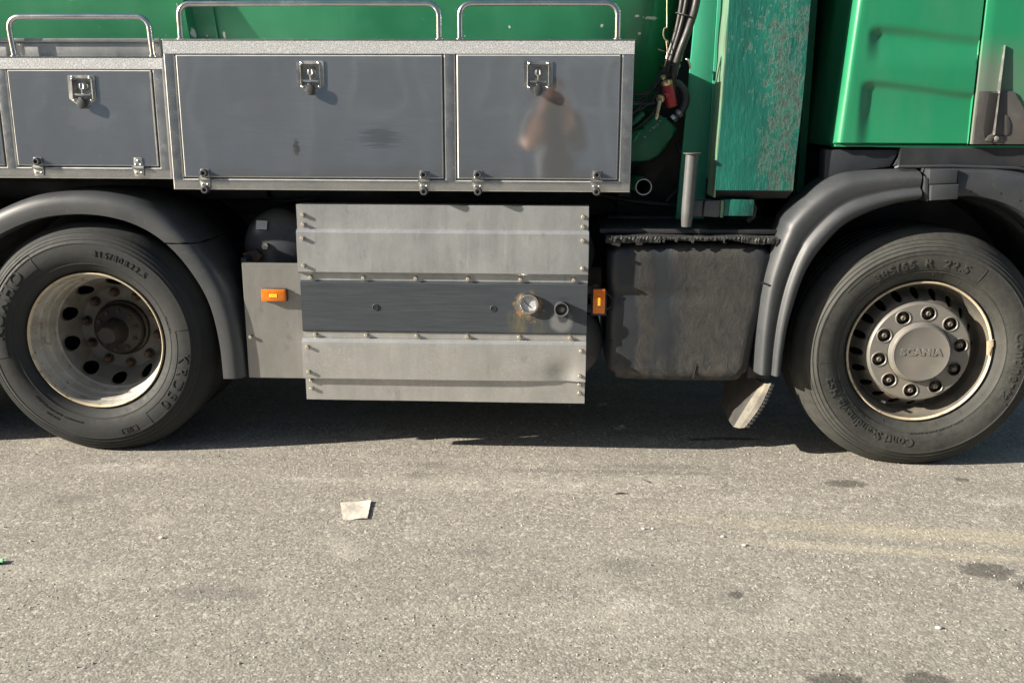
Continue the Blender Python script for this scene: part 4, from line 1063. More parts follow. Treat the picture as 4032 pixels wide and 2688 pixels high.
def front_wheel(x, y, z):
    o = MB()
    o.lathe([(0.2910, 0.002), (0.2885, 0.014), (0.2870, 0.034), (0.2790, 0.054), (0.2760, 0.058), (0.2735, 0.066), (0.2700, 0.085), (0.2665, 0.096), (0.2640, 0.100)], (0, 0, 0), 128)
    yf = lambda r: 0.100 - 0.075 * smooth01((0.264 - r) / 0.052)
    annulus(o, 0.212, 0.264, 20, R(4), 0.2395, 0.0165, 0.0205, yf, 0.02)
    o.lathe([(0.212, yf(0.212)), (0.200, 0.022), (0.10, 0.022)], (0, 0, 0), 64)
    o.cur = 1; o.lathe(LIP, (0, 0, 0), 128)
    wh = o.build('wheel', [M['rimF'], M['rimedge']], T, 35, loc=(x, y, z))
    m = MB(); m.lathe([(0.262, 0.13), (0.262, 0.20), (0.0005, 0.20)], (0, 0, 0), 48); m.build('brake_drum', M['hole'], wh)
    tyre_mesh(0.385, z, 1.008).build('tyre', M['tyreF'], wh, 60)
    # wheel cover: ring with ten nut wells and a domed centre
    c = MB(); yc = lambda r: -0.006
    c.lathe([(0.205, 0.035), (0.2135, 0.020), (0.2140, 0.008), (0.2110, -0.001), (0.2050, -0.006), (0.2000, -0.006)], (0, 0, 0), 128)
    annulus(c, 0.134, 0.2000, 10, R(83), 0.1675, 0.0285, 0.0285, yc, 0.006)
    c.lathe([(0.134, -0.006), (0.131, -0.004), (0.1285, -0.008), (0.125, -0.022), (0.120, -0.031), (0.114, -0.034), (0.110, -0.0325), (0.06, -0.0322), (0.0005, -0.0322)], (0, 0, 0), 96)
    for k in range(10):
        a = R(83 + 36 * k); c.lathe([(0.0335, -0.0055), (0.0320, -0.0085), (0.0295, -0.0095), (0.0276, -0.0070)], (0.1675 * math.cos(a), 0, 0.1675 * math.sin(a)), 32)
    c.cur = 1
    for k in range(10):
        a = R(83 + 36 * k); c.lathe([(0.0285, 0.0), (0.0280, 0.026), (0.0005, 0.026)], (0.1675 * math.cos(a), 0, 0.1675 * math.sin(a)), 32)
    c.build('wheel_cover', [M['cover'], M['hole']], wh, 30)
    def fn(xx, yy, zz, w): return Vector((xx - w / 2 - 0.001, -0.0322 - 0.0002 - zz * 1.0, yy - 0.006))
    text_mesh("SCANIA", 0.040, fn, 'cover_lettering', M['cover'], wh, 0.0022, 0.0022, None, 1.12, 1.10)
    n0 = None
    for k in range(10):
        a = R(83 + 36 * k); p = (0.1675 * math.cos(a), 0.024, 0.1675 * math.sin(a))
        if n0 is None:
            m = MB(); m.lathe([(0.0175, 0), (0.0175, -0.005), (0.0135, -0.0055)], (0, 0, 0), 20); m.lathe([(0.0140, -0.005), (0.0140, -0.022), (0.012, -0.025), (0.0090, -0.025)], (0, 0, 0), 6)
            m.lathe([(0.0098, -0.022), (0.0095, -0.033), (0.0065, -0.035), (0.0060, -0.030), (0.0005, -0.030)], (0, 0, 0), 16)
            n0 = m.build('wheel_nut', M['nutbright'], wh, 25, loc=p)
        else: copy(n0, wh, p, (0, random.uniform(0, 1), 0))
    m = MB(); m.lathe([(0.027, 0.0215), (0.027, 0.0205), (0.0005, 0.0205)], (0, 0, 0), 24)
    m.build('well_disc', M['hole'], wh); m = MB(); m.tube([(-0.125, 0.055, -0.235), (-0.121, 0.022, -0.226), (-0.120, 0.004, -0.224)], [0.006, 0.0055, 0.005], 10)
    m.build('tyre_valve', M['zinc'], wh)
    m = MB(); m.prism([(0.288, 0.058), (0.297, 0.060), (0.301, 0.030), (0.294, 0.028), (0.286, -0.012), (0.278, -0.006), (0.272, 0.050)], -0.010, -0.006, 0.001)
    m.build('balance_weight', M['rimedge'], wh)
    return wh
wf = front_wheel(1.5505, 0.006, 0.501)
mt = M['tyreF']; k = 1.008
arc_text(wf, "385/65", 0.050, 0.368, 113, mt, None, 0.0010, 1.15, 0.0022, k, 1.1)
arc_text(wf, "R", 0.050, 0.368, 92, mt, None, 0.0010, 1.15, 0.0022, k, 1.1)
arc_text(wf, "22.5", 0.050, 0.368, 75, mt, None, 0.0010, 1.15, 0.0022, k, 1.1)
arc_text(wf, "M+S", 0.020, 0.330, 85, mt, None, 0.0004, 1.1, 0.0014, k)
arc_text(wf, "Continental", 0.062, 0.378, -8, mt, None, 0.0010, 1.08, 0.0022, k)
arc_text(wf, "Conti Scandinavia HS3", 0.052, 0.370, 233, mt, None, 0.0010, 1.06, 0.0022, k)
pad(wf, mt, 142, 58, 0.356, 0.420, k); pad(wf, mt, 186, 148, 0.340, 0.432, k, 0.0014)
arc_text(wf, "TUBELESS  REGROOVABLE  160K", 0.013, 0.345, 216, mt, None, 0.0, 1.1, 0.001, k)
arc_text(wf, "RADIAL  DOT 0715  MADE IN SLOVAKIA", 0.012, 0.346, 286, mt, None, 0.0, 1.1, 0.001, k)
m = MB()
for q in range(18):   # wear mark ticks around the bead
    a = R(20 * q + 7); m.tube([((r) * math.cos(a), side_y(r / k) - 0.0006, r * math.sin(a)) for r in (0.312, 0.320, 0.330)], 0.0009, 6)
m.build('bead_mark', mt, wf)
o2 = copy(tyr, T, (1.5505, 2.12, 0.503)); o2.name = 'far_tyre'

# ---- front arch -----------------------------------------------------
out = [(0.868, 0.405), (0.868, 0.60), (0.882, 0.80), (0.915, 0.94), (0.944, 1.030), (0.950, 1.052), (1.005, 1.122), (1.079, 1.190), (1.140, 1.226), (1.200, 1.244), (1.320, 1.254), (1.468, 1.258)]
ins = [(0.974, 0.405), (0.980, 0.52), (0.995, 0.640), (1.037, 0.812), (1.087, 0.915), (1.160, 1.008), (1.215, 1.052), (1.280, 1.085), (1.330, 1.105), (1.395, 1.124), (1.468, 1.137)]
NF = 70
O = resample([(x, 0, z) for x, z in out], NF); I = resample([(x, 0, z) for x, z in ins], NF)
SF = [(0.0, 0.16), (0.0, 0.04), (0.01, 0.012), (0.05, -0.012), (0.11, -0.034), (0.18, -0.048), (0.25, -0.053), (0.33, -0.052), (0.42, -0.050), (0.52, -0.046), (0.575, -0.043), (0.60, -0.045), (0.63, -0.054), (0.68, -0.063), (0.74, -0.068), (0.80, -0.069), (0.87, -0.064), (0.93, -0.051), (0.98, -0.028), (1.0, 0.0), (1.0, 0.14)]
rows = [[(lerp(o.x, i.x, a), b, lerp(o.z, i.z, a)) for a, b in SF] for o, i in zip(O, I)]
m = MB(); m.strip(rows); m.face(rows[0]); m.face(rows[-1])
arch = m.build('wheel_arch', M['frontf'], T, 60)
m = MB()
m.prism([(0.862, 0.795), (0.905, 0.782), (0.906, 0.788), (0.868, 0.803)], -0.0475, -0.0435)
m.build('arch_joint', M['hole'], arch)
# right-hand piece, past the clip
o2_ = [(1.612, 1.262), (1.70, 1.262), (1.80, 1.258), (1.90, 1.242), (2.00, 1.205), (2.10, 1.13), (2.17, 1.02), (2.21, 0.88), (2.22, 0.70), (2.22, 0.45)]
i2_ = [(1.612, 1.150), (1.68, 1.153), (1.76, 1.137), (1.84, 1.108), (1.92, 1.062), (1.99, 1.00), (2.05, 0.92), (2.09, 0.82), (2.11, 0.66), (2.11, 0.45)]
O = resample([(x, 0, z) for x, z in o2_], 50); I = resample([(x, 0, z) for x, z in i2_], 50)
S2_ = [(0.0, 0.16), (0.0, -0.01), (0.04, -0.030), (0.12, -0.040), (0.4, -0.044), (0.8, -0.046), (0.95, -0.040), (1.0, -0.02), (1.0, 0.14)]
rows = [[(lerp(o.x, i.x, a), b, lerp(o.z, i.z, a)) for a, b in S2_] for o, i in zip(O, I)]
m = MB(); m.strip(rows); m.face(rows[0]); m.face(rows[-1]); m.build('wheel_arch', M['frontf'], T, 40)
m = MB()
m.prism([(1.492, 1.262), (1.604, 1.262), (1.606, 1.205), (1.494, 1.202)], -0.060, 0.10, 0.008)
m.prism([(1.498, 1.201), (1.606, 1.204), (1.608, 1.146), (1.502, 1.140)], -0.076, 0.06, 0.006)
m.prism([(1.475, 1.235), (1.492, 1.225), (1.500, 1.150), (1.497, 1.135), (1.480, 1.16)], -0.058, 0.05, 0.003)
clip = m.build('arch_clip', M['frontf'], T, 40)
m = MB(); m.tube([(1.378, 0.0, 1.264), (1.385, -0.010, 1.2685), (1.60, -0.012, 1.272), (1.85, -0.012, 1.266), (1.95, 0, 1.25)], 0.006, 8); m.build('arch_piping', M['frontf'], arch, 40)
m = MB()
for x, z in ((1.668, 1.175), (1.786, 1.168), (1.865, 1.14)): m.lathe([(0.004, -0.0465), (0.0005, -0.0468)], (x, 0, z), 10)
m.build('rivet_hole', M['hole'], arch)
# dark trim between arch and cab, and inner wheel housing
m = MB()
m.prism([(1.108, 1.332), (1.405, 1.334), (1.372, 1.262), (1.20, 1.246), (1.13, 1.222), (1.112, 1.19)], 0.045, 0.13, 0.006)
m.prism([(1.416, 1.334), (2.3, 1.330), (2.3, 1.25), (1.40, 1.266), (1.384, 1.268)], 0.045, 0.13, 0.006)
m.build('lower_trim', M['panelf'], T, 40)
m = MB(); rows = []
for k_ in range(41):
    a = R(lerp(-15, 195, k_ / 40)); rr = 0.62
    rows.append([(1.5505 + rr * math.cos(a), y, 0.52 + rr * 1.02 * math.sin(a)) for y in (0.10, 0.75)])
m.strip(rows)
m.build('wheel_housing', M['black'], T)
m = MB(); m.box(0.98, 2.2, 0.56, 0.60, 0.35, 1.3); m.build('housing_wall', M['black'], T)

# ---- plastic tank, tread mat, mud flap ------------------------------
bm = bmesh.new()
nx, nz_ = 34, 34
verts = {}
def tp(u, v):
    z = lerp(0.355, 0.945, v)
    x0 = lerp(0.240, 0.232, v); x1 = lerp(0.852, 0.925, smooth01(v * 1.1) if v < 1 else 1)
    return lerp(x0, x1, u), z
def ty(u, v):
    y = 0.0
    e = 0.085
    for q, ex in ((u, e), (1 - u, e), (v, 0.10), (1 - v, 0.10)):
        if q < ex: y += 0.055 * (1 - math.sqrt(max(0, 1 - (1 - q / ex) ** 2)))
    y += 0.010 * smooth01((v - 0.60) / 0.02) * smooth01((0.66 - v) / 0.02) * (1 if u < 0.6 else 0.3)
    y -= 0.004 * smooth01((u - 0.3) * 12) * smooth01((0.5 - u) * 12)
    return y
m = MB(); rows = []
for j in range(nz_ + 1):
    v = j / nz_; v = 0.5 - 0.5 * math.cos(math.pi * v); r0 = []
    for i in range(nx + 1):
        u = i / nx; u = 0.5 - 0.5 * math.cos(math.pi * u)
        x, z = tp(u, v)
        du = min(u, 1 - u) * 0.65; dv = min(v, 1 - v) * 0.59; rc_ = 0.075 if v < 0.5 else 0.05   # pull the corners in
        if du < rc_ and dv < rc_:
            q = max(rc_ - du, rc_ - dv); l_ = math.hypot(rc_ - du, rc_ - dv)
            if l_ > 1e-6:
                kx_ = (rc_ - du) * (1 - q / l_); kz_ = (rc_ - dv) * (1 - q / l_)
                x += kx_ * (1 if u < 0.5 else -1); z += kz_ * (1 if v < 0.5 else -1)
        # rounded corners in outline
        du = min(u, 1 - u); dv = min(v, 1 - v)
        r0.append((x, ty(u, v), z + 0.012 * math.sin(u * 3.1) * (0.4 - v) * -0.6))
    rows.append(r0)
loop = [rows[0][i] for i in range(nx + 1)] + [rows[j][nx] for j in range(1, nz_ + 1)] + [rows[nz_][i] for i in range(nx - 1, -1, -1)] + [rows[j][0] for j in range(nz_ - 1, 0, -1)]
m.strip(rows)
cx, cz = 0.57, 0.65
L1 = [(p[0] + (0.004 if p[0] < cx else -0.004), p[1] + 0.05, p[2]) for p in loop]
L2 = [(p[0], 0.42, p[2]) for p in loop]
m.strip([loop, L1, L2], True); m.face(L2)
ptank = m.build('plastic_tank', M['mud'], T, 50, weld=0.0004)
m = MB(); m.lathe([(0.0032, -0.001), (0.0005, -0.0015)], (0.625, 0.0, 0.435), 10); m.tube([(0.247, 0.02, 0.532), (0.262, 0.004, 0.532)], 0.002, 6); m.tube([(0.622, -0.002, 0.43), (0.612, 0.002, 0.372)], 0.0022, 6)
m.build('seam_crack', M['hole'], ptank)
m = MB()   # frayed edge of the tread mat on top of the tank
random.seed(5); NS = 150; rows = []
for i in range(NS + 1):
    x = lerp(0.225, 0.952, i / NS)
    j = random.uniform(-1, 1); top = 0.980 + 0.002 * math.sin(x * 19) + 0.0008 * j
    thick = 0.026 if x < 0.45 else (0.014 + 0.012 * smooth01((x - 0.72) * 9))
    low = top - thick - 0.002 * random.random()
    yy = -0.016 + 0.0025 * random.random() + 0.012 * smooth01((x - 0.85) * 12)
    rows.append([(x, 0.42, top + 0.004), (x, yy + 0.01, top + 0.002), (x + 0.002, yy, top - 0.003), (x - 0.003, yy - 0.004 * j, (top + low) / 2), (x, yy + 0.003, low), (x, 0.03, low - 0.002), (x, 0.4, low)])
m.strip(rows); m.face(rows[0]); m.face(rows[-1]); m.build('tread_mat', M['mat'], ptank, 20)
m = MB()
for i in range(16):
    x = 0.24 + 0.70 * random.random()
    z = 0.972 + random.uniform(-0.002, 0.003)
    m.prism([(x, z), (x + 0.010, z + 0.004), (x + 0.004, z - 0.016), (x - 0.004, z - 0.012)], -0.026, -0.014)
m.build('mat_fray', M['mat'], ptank, 0)
m = MB(); m.prism([(0.262, 0.975), (0.290, 0.958), (0.282, 0.935), (0.245, 0.945)], -0.004, 0.02, 0.003); m.prism([(0.345, 0.955), (0.372, 0.960), (0.378, 0.945), (0.35, 0.943)], -0.006, 0.01, 0.002)
m.build('torn_edge', M['flapM'], ptank)
m = MB(); m.box(0.2, 1.0, 0.04, 0.80, 0.986, 1.004, 0.003); m.build('tread_plate', M['black'], T)
# mud flap: bent sheet, outer edge curled to the sun; lit and shaded tones painted
m = MB()
A = [(0.800, 0.30, 0.345), (0.790, 0.30, 0.150)]
rows = []
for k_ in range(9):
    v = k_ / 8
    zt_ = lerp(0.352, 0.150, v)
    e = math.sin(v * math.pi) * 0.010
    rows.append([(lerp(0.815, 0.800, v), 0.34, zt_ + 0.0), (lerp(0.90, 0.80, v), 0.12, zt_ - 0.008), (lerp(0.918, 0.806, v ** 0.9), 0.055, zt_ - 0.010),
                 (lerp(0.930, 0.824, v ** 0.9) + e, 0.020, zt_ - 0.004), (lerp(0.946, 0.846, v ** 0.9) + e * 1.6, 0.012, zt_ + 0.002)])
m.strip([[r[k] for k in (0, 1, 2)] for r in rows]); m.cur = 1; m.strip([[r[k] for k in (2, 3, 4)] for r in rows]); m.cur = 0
bk = [[(q[0] + 0.007, q[1] + 0.004, q[2]) for q in r] for r in rows]
m.strip(bk); m.strip([rows[0], bk[0]]); m.strip([rows[-1], bk[-1]]); m.strip([[r[-1] for r in rows], [r[-1] for r in bk]])
flap = m.build('mud_flap', [M['flapshade'], M['flapM']], T, 30)
m = MB()
for k_ in range(13):
    v = (k_ + 0.5) / 13; x = lerp(0.952, 0.852, v ** 0.9) + math.sin(v * math.pi) * 0.016; z = lerp(0.350, 0.150, v)
    m.box(x - 0.004, x + 0.012, 0.010, 0.022, z - 0.0065, z + 0.0055, 0.002)
m.build('flap_ribs', M['rubber'], flap)
m = MB(); m.box(0.86, 0.96, 0.10, 0.30, 0.345, 0.42, 0.01); m.build('flap_bracket', M['black'], T)

# ---- standing pipe, bracket, exhaust, stabiliser column ---------------
m = MB()
m.lathe([(0.036, 0.0), (0.036, -0.003), (0.034, -0.004), (0.0255, -0.006), (0.0252, -0.2), (0.0252, -0.24), (0.0235, -0.27), (0.020, -0.298), (0.0005, -0.299)], (0.5635, 0.0, 1.3185), 28, axis='Z')
m.v = [(x + (1.3185 - z) * -0.035, y, z) for x, y, z in m.v]
m.lathe([(0.036, 0.0), (0.028, 0.0006), (0.0005, 0.0006)], (0.5635, 0.0, 1.3185), 28, axis='Z')
m.build('standing_pipe', M['greypaint'], T, 40)
m = MB(); m.box(0.578, 0.624, 0.040, 0.12, 1.057, 1.123, 0.004); m.prism([(0.624, 1.060), (0.684, 1.056), (0.693, 1.064), (0.693, 1.126), (0.630, 1.123)], 0.030, 0.12, 0.004)
m.build('pipe_bracket', M['greypaint'], T)
m = MB(); m.box(0.7065, 0.830, 0.026, 0.16, 1.062, 1.131, 0.004); m.build('leg_foot', M['chip'], T)
m = MB(); m.box(0.694, 0.7062, 0.022, 0.15, 1.056, 1.127, 0.003); m.build('foot_collar', M['pale'], T)
m = MB(); m.tube([(0.830, 0.09, 1.12), (0.846, 0.09, 1.09), (0.842, 0.09, 1.055), (0.818, 0.09, 1.035)], 0.011, 8); m.build('locking_hook', M['black'], T)
m = MB(); m.lathe([(0.030, 0.9), (0.0305, 0.0), (0.0345, 0.0), (0.0345, 0.9)], (0.387, 0.0, 1.169), 36)
m.v = [(x, y + 0.15, z) for x, y, z in m.v]
m.build('exhaust_tip', M['zinc'], T)
m = MB(); m.tube([(0.387, 0.175, 1.169), (0.35, 0.7, 1.169), (0.30, 1.0, 1.169)], 0.0355, 20, False); m.build('exhaust_sleeve', M['pump'], T)

# column: tapering box with chamfered foot, four outward faces and a cream edge
yf0, yb0 = 0.0, 0.19
m = MB()
z0, z1 = 1.170, 2.6
def cx_(z): t_ = (z - 1.165) / 0.744; return (0.6655 + 0.017 * t_, 0.979 + 0.017 * t_)
rows = []
for k_ in range(25):
    z = lerp(z0, z1, k_ / 24); a, b = cx_(z); w = 0.0025 * math.sin(z * 9)
    rows.append([(a + w, yf0, z), (lerp(a, b, .5), yf0 - 0.003, z), (b + w, yf0, z), (b + w, yb0, z), (a - 0.0, yb0, z), (a + w, yf0 + 0.004, z)])
m.strip(rows, True)
a, b = cx_(z0)
foot = [(a + 0.004, 0.06, 1.134), (lerp(a, b, .5), 0.06, 1.132), (b - 0.010, 0.06, 1.134), (b - 0.01, yb0, 1.134), (a, yb0, 1.134), (a + 0.004, 0.065, 1.134)]
m.cur = 1; m.strip([rows[0], foot], True); m.face(foot)
m.cur = 0; m.face(rows[-1])
colm = m.build('stabiliser_leg', [M['chip'], M['black']], T, 30)
m = MB(); rows = []
for k_ in range(25):
    z = lerp(1.140, z1, k_ / 24); a, b = cx_(z); j = random.uniform(-0.0015, 0.0015)
    rows.append([(a - 0.004 + j, yf0 + 0.006, z), (a - 0.004 + j, yb0 + 0.002, z), (a + 0.001, yb0 + 0.002, z), (a + 0.001, yf0 + 0.006, z)])
m.strip(rows, True); m.face(rows[0]); m.build('leg_side_plate', M['pale'], T, 30)
# teal housing sheets standing behind the leg
m = MB(); m.prism([(0.545, 1.02), (0.668, 1.02), (0.680, 2.4), (0.615, 2.4)], 0.28, 0.30, 0.002)
m.prism([(0.670, 1.2), (1.0, 1.2), (1.0, 2.4), (0.682, 2.4)], 0.27, 0.31, 0.002)
m.build('leg_housing', M['teal'], T)

# ---- hoses, valve, pump ---------------------------------------------
random.seed(11)
hs = [((0.530, 0.15, 2.15), (0.515, 0.15, 1.92), (0.498, 0.155, 1.80), (0.470, 0.16, 1.70), (0.452, 0.17, 1.62), 0.0105),
      ((0.552, 0.14, 2.15), (0.532, 0.14, 1.92), (0.510, 0.145, 1.80), (0.482, 0.15, 1.70), (0.462, 0.16, 1.62), 0.009),
      ((0.568, 0.16, 2.15), (0.552, 0.16, 1.92), (0.526, 0.155, 1.80), (0.496, 0.16, 1.70), (0.472, 0.17, 1.61), 0.0105),
      ((0.590, 0.13, 2.15), (0.572, 0.13, 1.92), (0.546, 0.135, 1.81), (0.512, 0.14, 1.71), (0.492, 0.16, 1.62), (0.505, 0.2, 1.55), 0.0155),
      ((0.545, 0.18, 2.15), (0.540, 0.18, 1.92), (0.512, 0.18, 1.80), (0.484, 0.18, 1.70), (0.47, 0.18, 1.60), 0.012)]
for h in hs:
    m = MB(); m.tube([tuple(p) for p in resample(h[:-1], 26)], h[-1], 12); m.build('hydraulic_hose', M['hose'], T, 60)
for p in (((0.455, 0.17, 1.66), (0.42, 0.2, 1.58), (0.36, 0.22, 1.53), (0.25, 0.25, 1.50)), ((0.458, 0.19, 1.64), (0.43, 0.22, 1.55), (0.37, 0.24, 1.49), (0.25, 0.26, 1.46)),
          ((0.452, 0.18, 1.62), (0.40, 0.2, 1.56), (0.33, 0.22, 1.55), (0.25, 0.23, 1.555)), ((0.47, 0.22, 1.60), (0.44, 0.24, 1.50), (0.37, 0.27, 1.42), (0.25, 0.3, 1.36)),
          ((0.425, 0.19, 1.517), (0.39, 0.2, 1.51), (0.35, 0.21, 1.52), (0.28, 0.22, 1.52)), ((0.445, 0.21, 1.63), (0.39, 0.22, 1.535), (0.34, 0.24, 1.475), (0.25, 0.26, 1.43))):
    m = MB(); m.tube([tuple(q) for q in resample(p, 20)], 0.0065, 8); m.build('control_cable', M['hosedark'], T, 60)
m = MB()   # wire ties round the bundle
def tie(c, n, r1, r2, rr=0.0022):
    n = Vector(n).normalized(); u = n.orthogonal().normalized(); v = n.cross(u); c = Vector(c)
    m.tube([c + u * r1 * math.cos(a) + v * r2 * math.sin(a) for a in [k * math.pi / 9 for k in range(19)]], rr, 6, False)
tie((0.528, 0.15, 1.858), (0.35, 0, 1), 0.036, 0.040, 0.003); tie((0.470, 0.165, 1.672), (0.35, 0, 1), 0.022, 0.026)
tie((0.462, 0.165, 1.655), (0.2, 0.3, 1), 0.022, 0.026); tie((0.468, 0.165, 1.636), (-0.2, 0.1, 1), 0.018, 0.022); tie((0.470, 0.165, 1.628), (0.3, 0.2, 1), 0.017, 0.02)
m.tube([(0.425, 0.14, 1.728), (0.445, 0.13, 1.720), (0.462, 0.14, 1.715)], 0.0022, 6); m.tube([(0.470, 0.12, 1.666), (0.496, 0.11, 1.664)], 0.0022, 6)
m.build('cable_tie', M['hose'], T, 60)
m = MB(); m.tube([(0.452, 0.14, 2.2), (0.453, 0.14, 1.92), (0.457, 0.14, 1.811)], 0.0022, 6)
m.tube([tuple(q) for q in resample([(0.459, 0.14, 1.812), (0.447, 0.14, 1.808), (0.444, 0.14, 1.785), (0.452, 0.14, 1.765), (0.464, 0.14, 1.76), (0.460, 0.14, 1.745)], 18)], 0.0028, 6)
m.tube([(0.457, 0.14, 1.76), (0.462, 0.13, 1.72), (0.458, 0.13, 1.68), (0.452, 0.13, 1.66)], 0.002, 6)
m.build('hanging_wire', M['brass'], T, 60)
m = MB()   # valve body, axis leaning
def obj_axis(mb, prof, p0, p1, seg=28):
    p0, p1 = Vector(p0), Vector(p1); z = (p1 - p0).normalized(); x = z.orthogonal().normalized(); y = z.cross(x)
    V = []; n = len(prof)
    for i in range(seg):
        a = 2 * math.pi * i / seg
        for r, h in prof: V.append(p0 + z * h + (x * math.cos(a) + y * math.sin(a)) * r)
    mb.add(V, [(i * n + k, i * n + k + 1, ((i + 1) % seg) * n + k + 1, ((i + 1) % seg) * n + k) for i in range(seg) for k in range(n - 1)])
obj_axis(m, [(0.0005, 0), (0.020, 0), (0.022, 0.003), (0.023, 0.02), (0.023, 0.09), (0.021, 0.095)], (0.495, 0.16, 1.500), (0.465, 0.15, 1.60))
obj_axis(m, [(0.015, 0), (0.014, 0.03), (0.010, 0.036)], (0.482, 0.155, 1.555), (0.440, 0.12, 1.530))
m.build('shutoff_valve', M['red'], T, 40)
m = MB()
obj_axis(m, [(0.020, 0.088), (0.0235, 0.092), (0.0245, 0.098), (0.0235, 0.108), (0.018, 0.110), (0.016, 0.098), (0.0005, 0.098)], (0.495, 0.16, 1.500), (0.465, 0.15, 1.60))
m.build('valve_collar', M['brass'], T, 40); m = MB()
obj_axis(m, [(0.014, 0.0), (0.0175, 0.004), (0.018, 0.016), (0.014, 0.020), (0.0005, 0.021)], (0.447, 0.135, 1.535), (0.430, 0.115, 1.524), 16)
m.tube([(0.437, 0.112, 1.522), (0.432, 0.108, 1.49), (0.425, 0.105, 1.455), (0.423, 0.105, 1.448)], [0.009, 0.0075, 0.0085, 0.0055], 10)
m.build('valve_lever', M['brass'], T, 40)
m = MB(); m.tube([tuple(q) for q in resample([(0.500, 0.2, 1.60), (0.530, 0.2, 1.585), (0.552, 0.2, 1.55), (0.552, 0.2, 1.51), (0.532, 0.2, 1.475), (0.510, 0.2, 1.455)], 26)], 0.0165, 14); m.build('suction_elbow', M['hosedark'], T, 60)
m = MB(); obj_axis(m, [(0.0005, 0), (0.019, 0), (0.019, 0.014), (0.015, 0.015), (0.015, 0.028), (0.020, 0.029), (0.020, 0.044), (0.016, 0.046)], (0.503, 0.2, 1.448), (0.535, 0.2, 1.480), 6)
m.build('hose_fitting', M['zinc'], T, 30)
m = MB()
prf = [(0.003, 0.118)]
for k_ in range(6): prf += [(0.0085 - 0.0008 * (5 - k_) * 0, 0.1 - k_ * 0.014), (0.0125, 0.098 - k_ * 0.014), (0.0125, 0.090 - k_ * 0.014)]
obj_axis(m, prf[::-1] + [], (0.515, 0.19, 1.665), (0.530, 0.19, 1.765), 16); m.build('ribbed_coupling', M['cgreen'], T, 40)
m = MB(); obj_axis(m, [(0.0005, -0.045), (0.005, -0.042), (0.006, -0.012), (0.010, -0.010), (0.011, 0.0), (0.008, 0.004)], (0.515, 0.19, 1.668), (0.530, 0.19, 1.765), 12); m.build('coupling_tip', M['zinc'], T, 40)
for p0_, p1_ in (((0.452, 0.14, 1.612), (0.449, 0.135, 1.62)), ((0.472, 0.125, 1.596), (0.470, 0.12, 1.61))):
    m = MB(); obj_axis(m, [(0.0005, 0), (0.010, 0), (0.0105, 0.012), (0.0005, 0.013)], p0_, p1_, 10); m.build('collar_screw', M['brass'], T, 40)
# pump housing with rounded lobes
m = MB()
poly = [(0.26, 1.36), (0.348, 1.375), (0.385, 1.420), (0.431, 1.459), (0.452, 1.470), (0.472, 1.462), (0.505, 1.440), (0.537, 1.408), (0.515, 1.370), (0.492, 1.325), (0.462, 1.290), (0.420, 1.268), (0.360, 1.262), (0.26, 1.28)]
m.prism(poly, 0.30, 0.62, 0.018); m.build('pump_housing', M['pump'], T, 40)
m = MB()
obj_axis(m, [(0.0005, 0), (0.014, 0), (0.014, 0.05), (0.010, 0.052), (0.010, 0.075)], (0.385, 0.26, 1.475), (0.335, 0.26, 1.425), 12)
obj_axis(m, [(0.0005, 0), (0.011, 0), (0.011, 0.05)], (0.372, 0.25, 1.395), (0.345, 0.25, 1.355), 12)
obj_axis(m, [(0.0005, 0), (0.011, 0), (0.011, 0.09)], (0.365, 0.23, 1.517), (0.30, 0.23, 1.52), 12)
m.build('green_fitting', M['pump'], T, 40)
m = MB()
for (x, z, s_) in ((0.452, 1.425, .004), (0.444, 1.418, .003), (0.436, 1.412, .005), (0.428, 1.410, .003), (0.398, 1.372, .004), (0.462, 1.440, .004), (0.485, 1.452, .003), (0.492, 1.425, .002), (0.42, 1.40, .0028)):
    m.prism([(x - s_, z), (x, z + s_), (x + s_ * 1.2, z + s_ * .3), (x + s_ * .4, z - s_)], 0.2985, 0.2995)
m.build('paint_chips', M['sticker'], T, 0)
m = MB(); m.tube([(0.553, 0.24, 1.695), (0.563, 0.235, 1.690), (0.570, 0.235, 1.672), (0.573, 0.24, 1.655)], [0.004, 0.006, 0.005, 0.003], 10); m.build('loose_clip', M['zinc'], T)

# ---- cab ------------------------------------------------------------
def rec(x, z):
    # two louvred pressings in the side panel
    d = 0.0
    ztop1 = lerp(1.804, 1.757, smooth01((x - 1.24) / 0.5) * 1.0) + 0.012
    ztop2 = lerp(1.600, 1.552, smooth01((x - 1.225) / 0.5)) + 0.010
    ex = smooth01((x - 1.205) / 0.062)
    ex1 = smooth01((x - 1.218) / 0.062)
    if z < ztop1 and z > 1.60: d += 0.016 * smooth01((ztop1 - z) / 0.046) * smooth01((z - 1.635) / 0.15) * ex1
    if z < ztop2: d += 0.016 * smooth01((ztop2 - z) / 0.040) * ex * smooth01((z - 1.18) / 0.35)
    return d
Zs = sorted(set([1.3585, 1.362, 1.37] + [lerp(1.375, 1.95, k / 70) for k in range(71)] + [2.0, 2.2, 2.5, 3.0]))
def cabx(z): return 1.147 + (z - 1.362) * 0.063
rows = []
for z in Zs:
    x0 = cabx(z); row = []
    for a, b in ((0.0, 0.95), (0.0, 0.42), (0.0, 0.040), (0.0015, 0.026), (0.006, 0.014), (0.013, 0.0055), (0.020, 0.001), (0.026, 0.0)): row.append((x0 - 0.012 + a, b + (0.012 if z < 1.36 else 0), z))
    for k_ in range(1, 71):
        x = lerp(x0 + 0.024, 1.6535, k_ / 70); row.append((x, rec(x, z) + (0.006 if z < 1.36 else 0), z))
    row += [(1.656, 0.004, z), (1.656, 0.03, z)]
    rows.append(row)
m = MB(); m.strip(rows)
bot = [(p[0], p[1] + 0.03, 1.352) for p in rows[0]]
m.strip([rows[0], bot])
m.build('cab_side', M['cab'], T, 30)
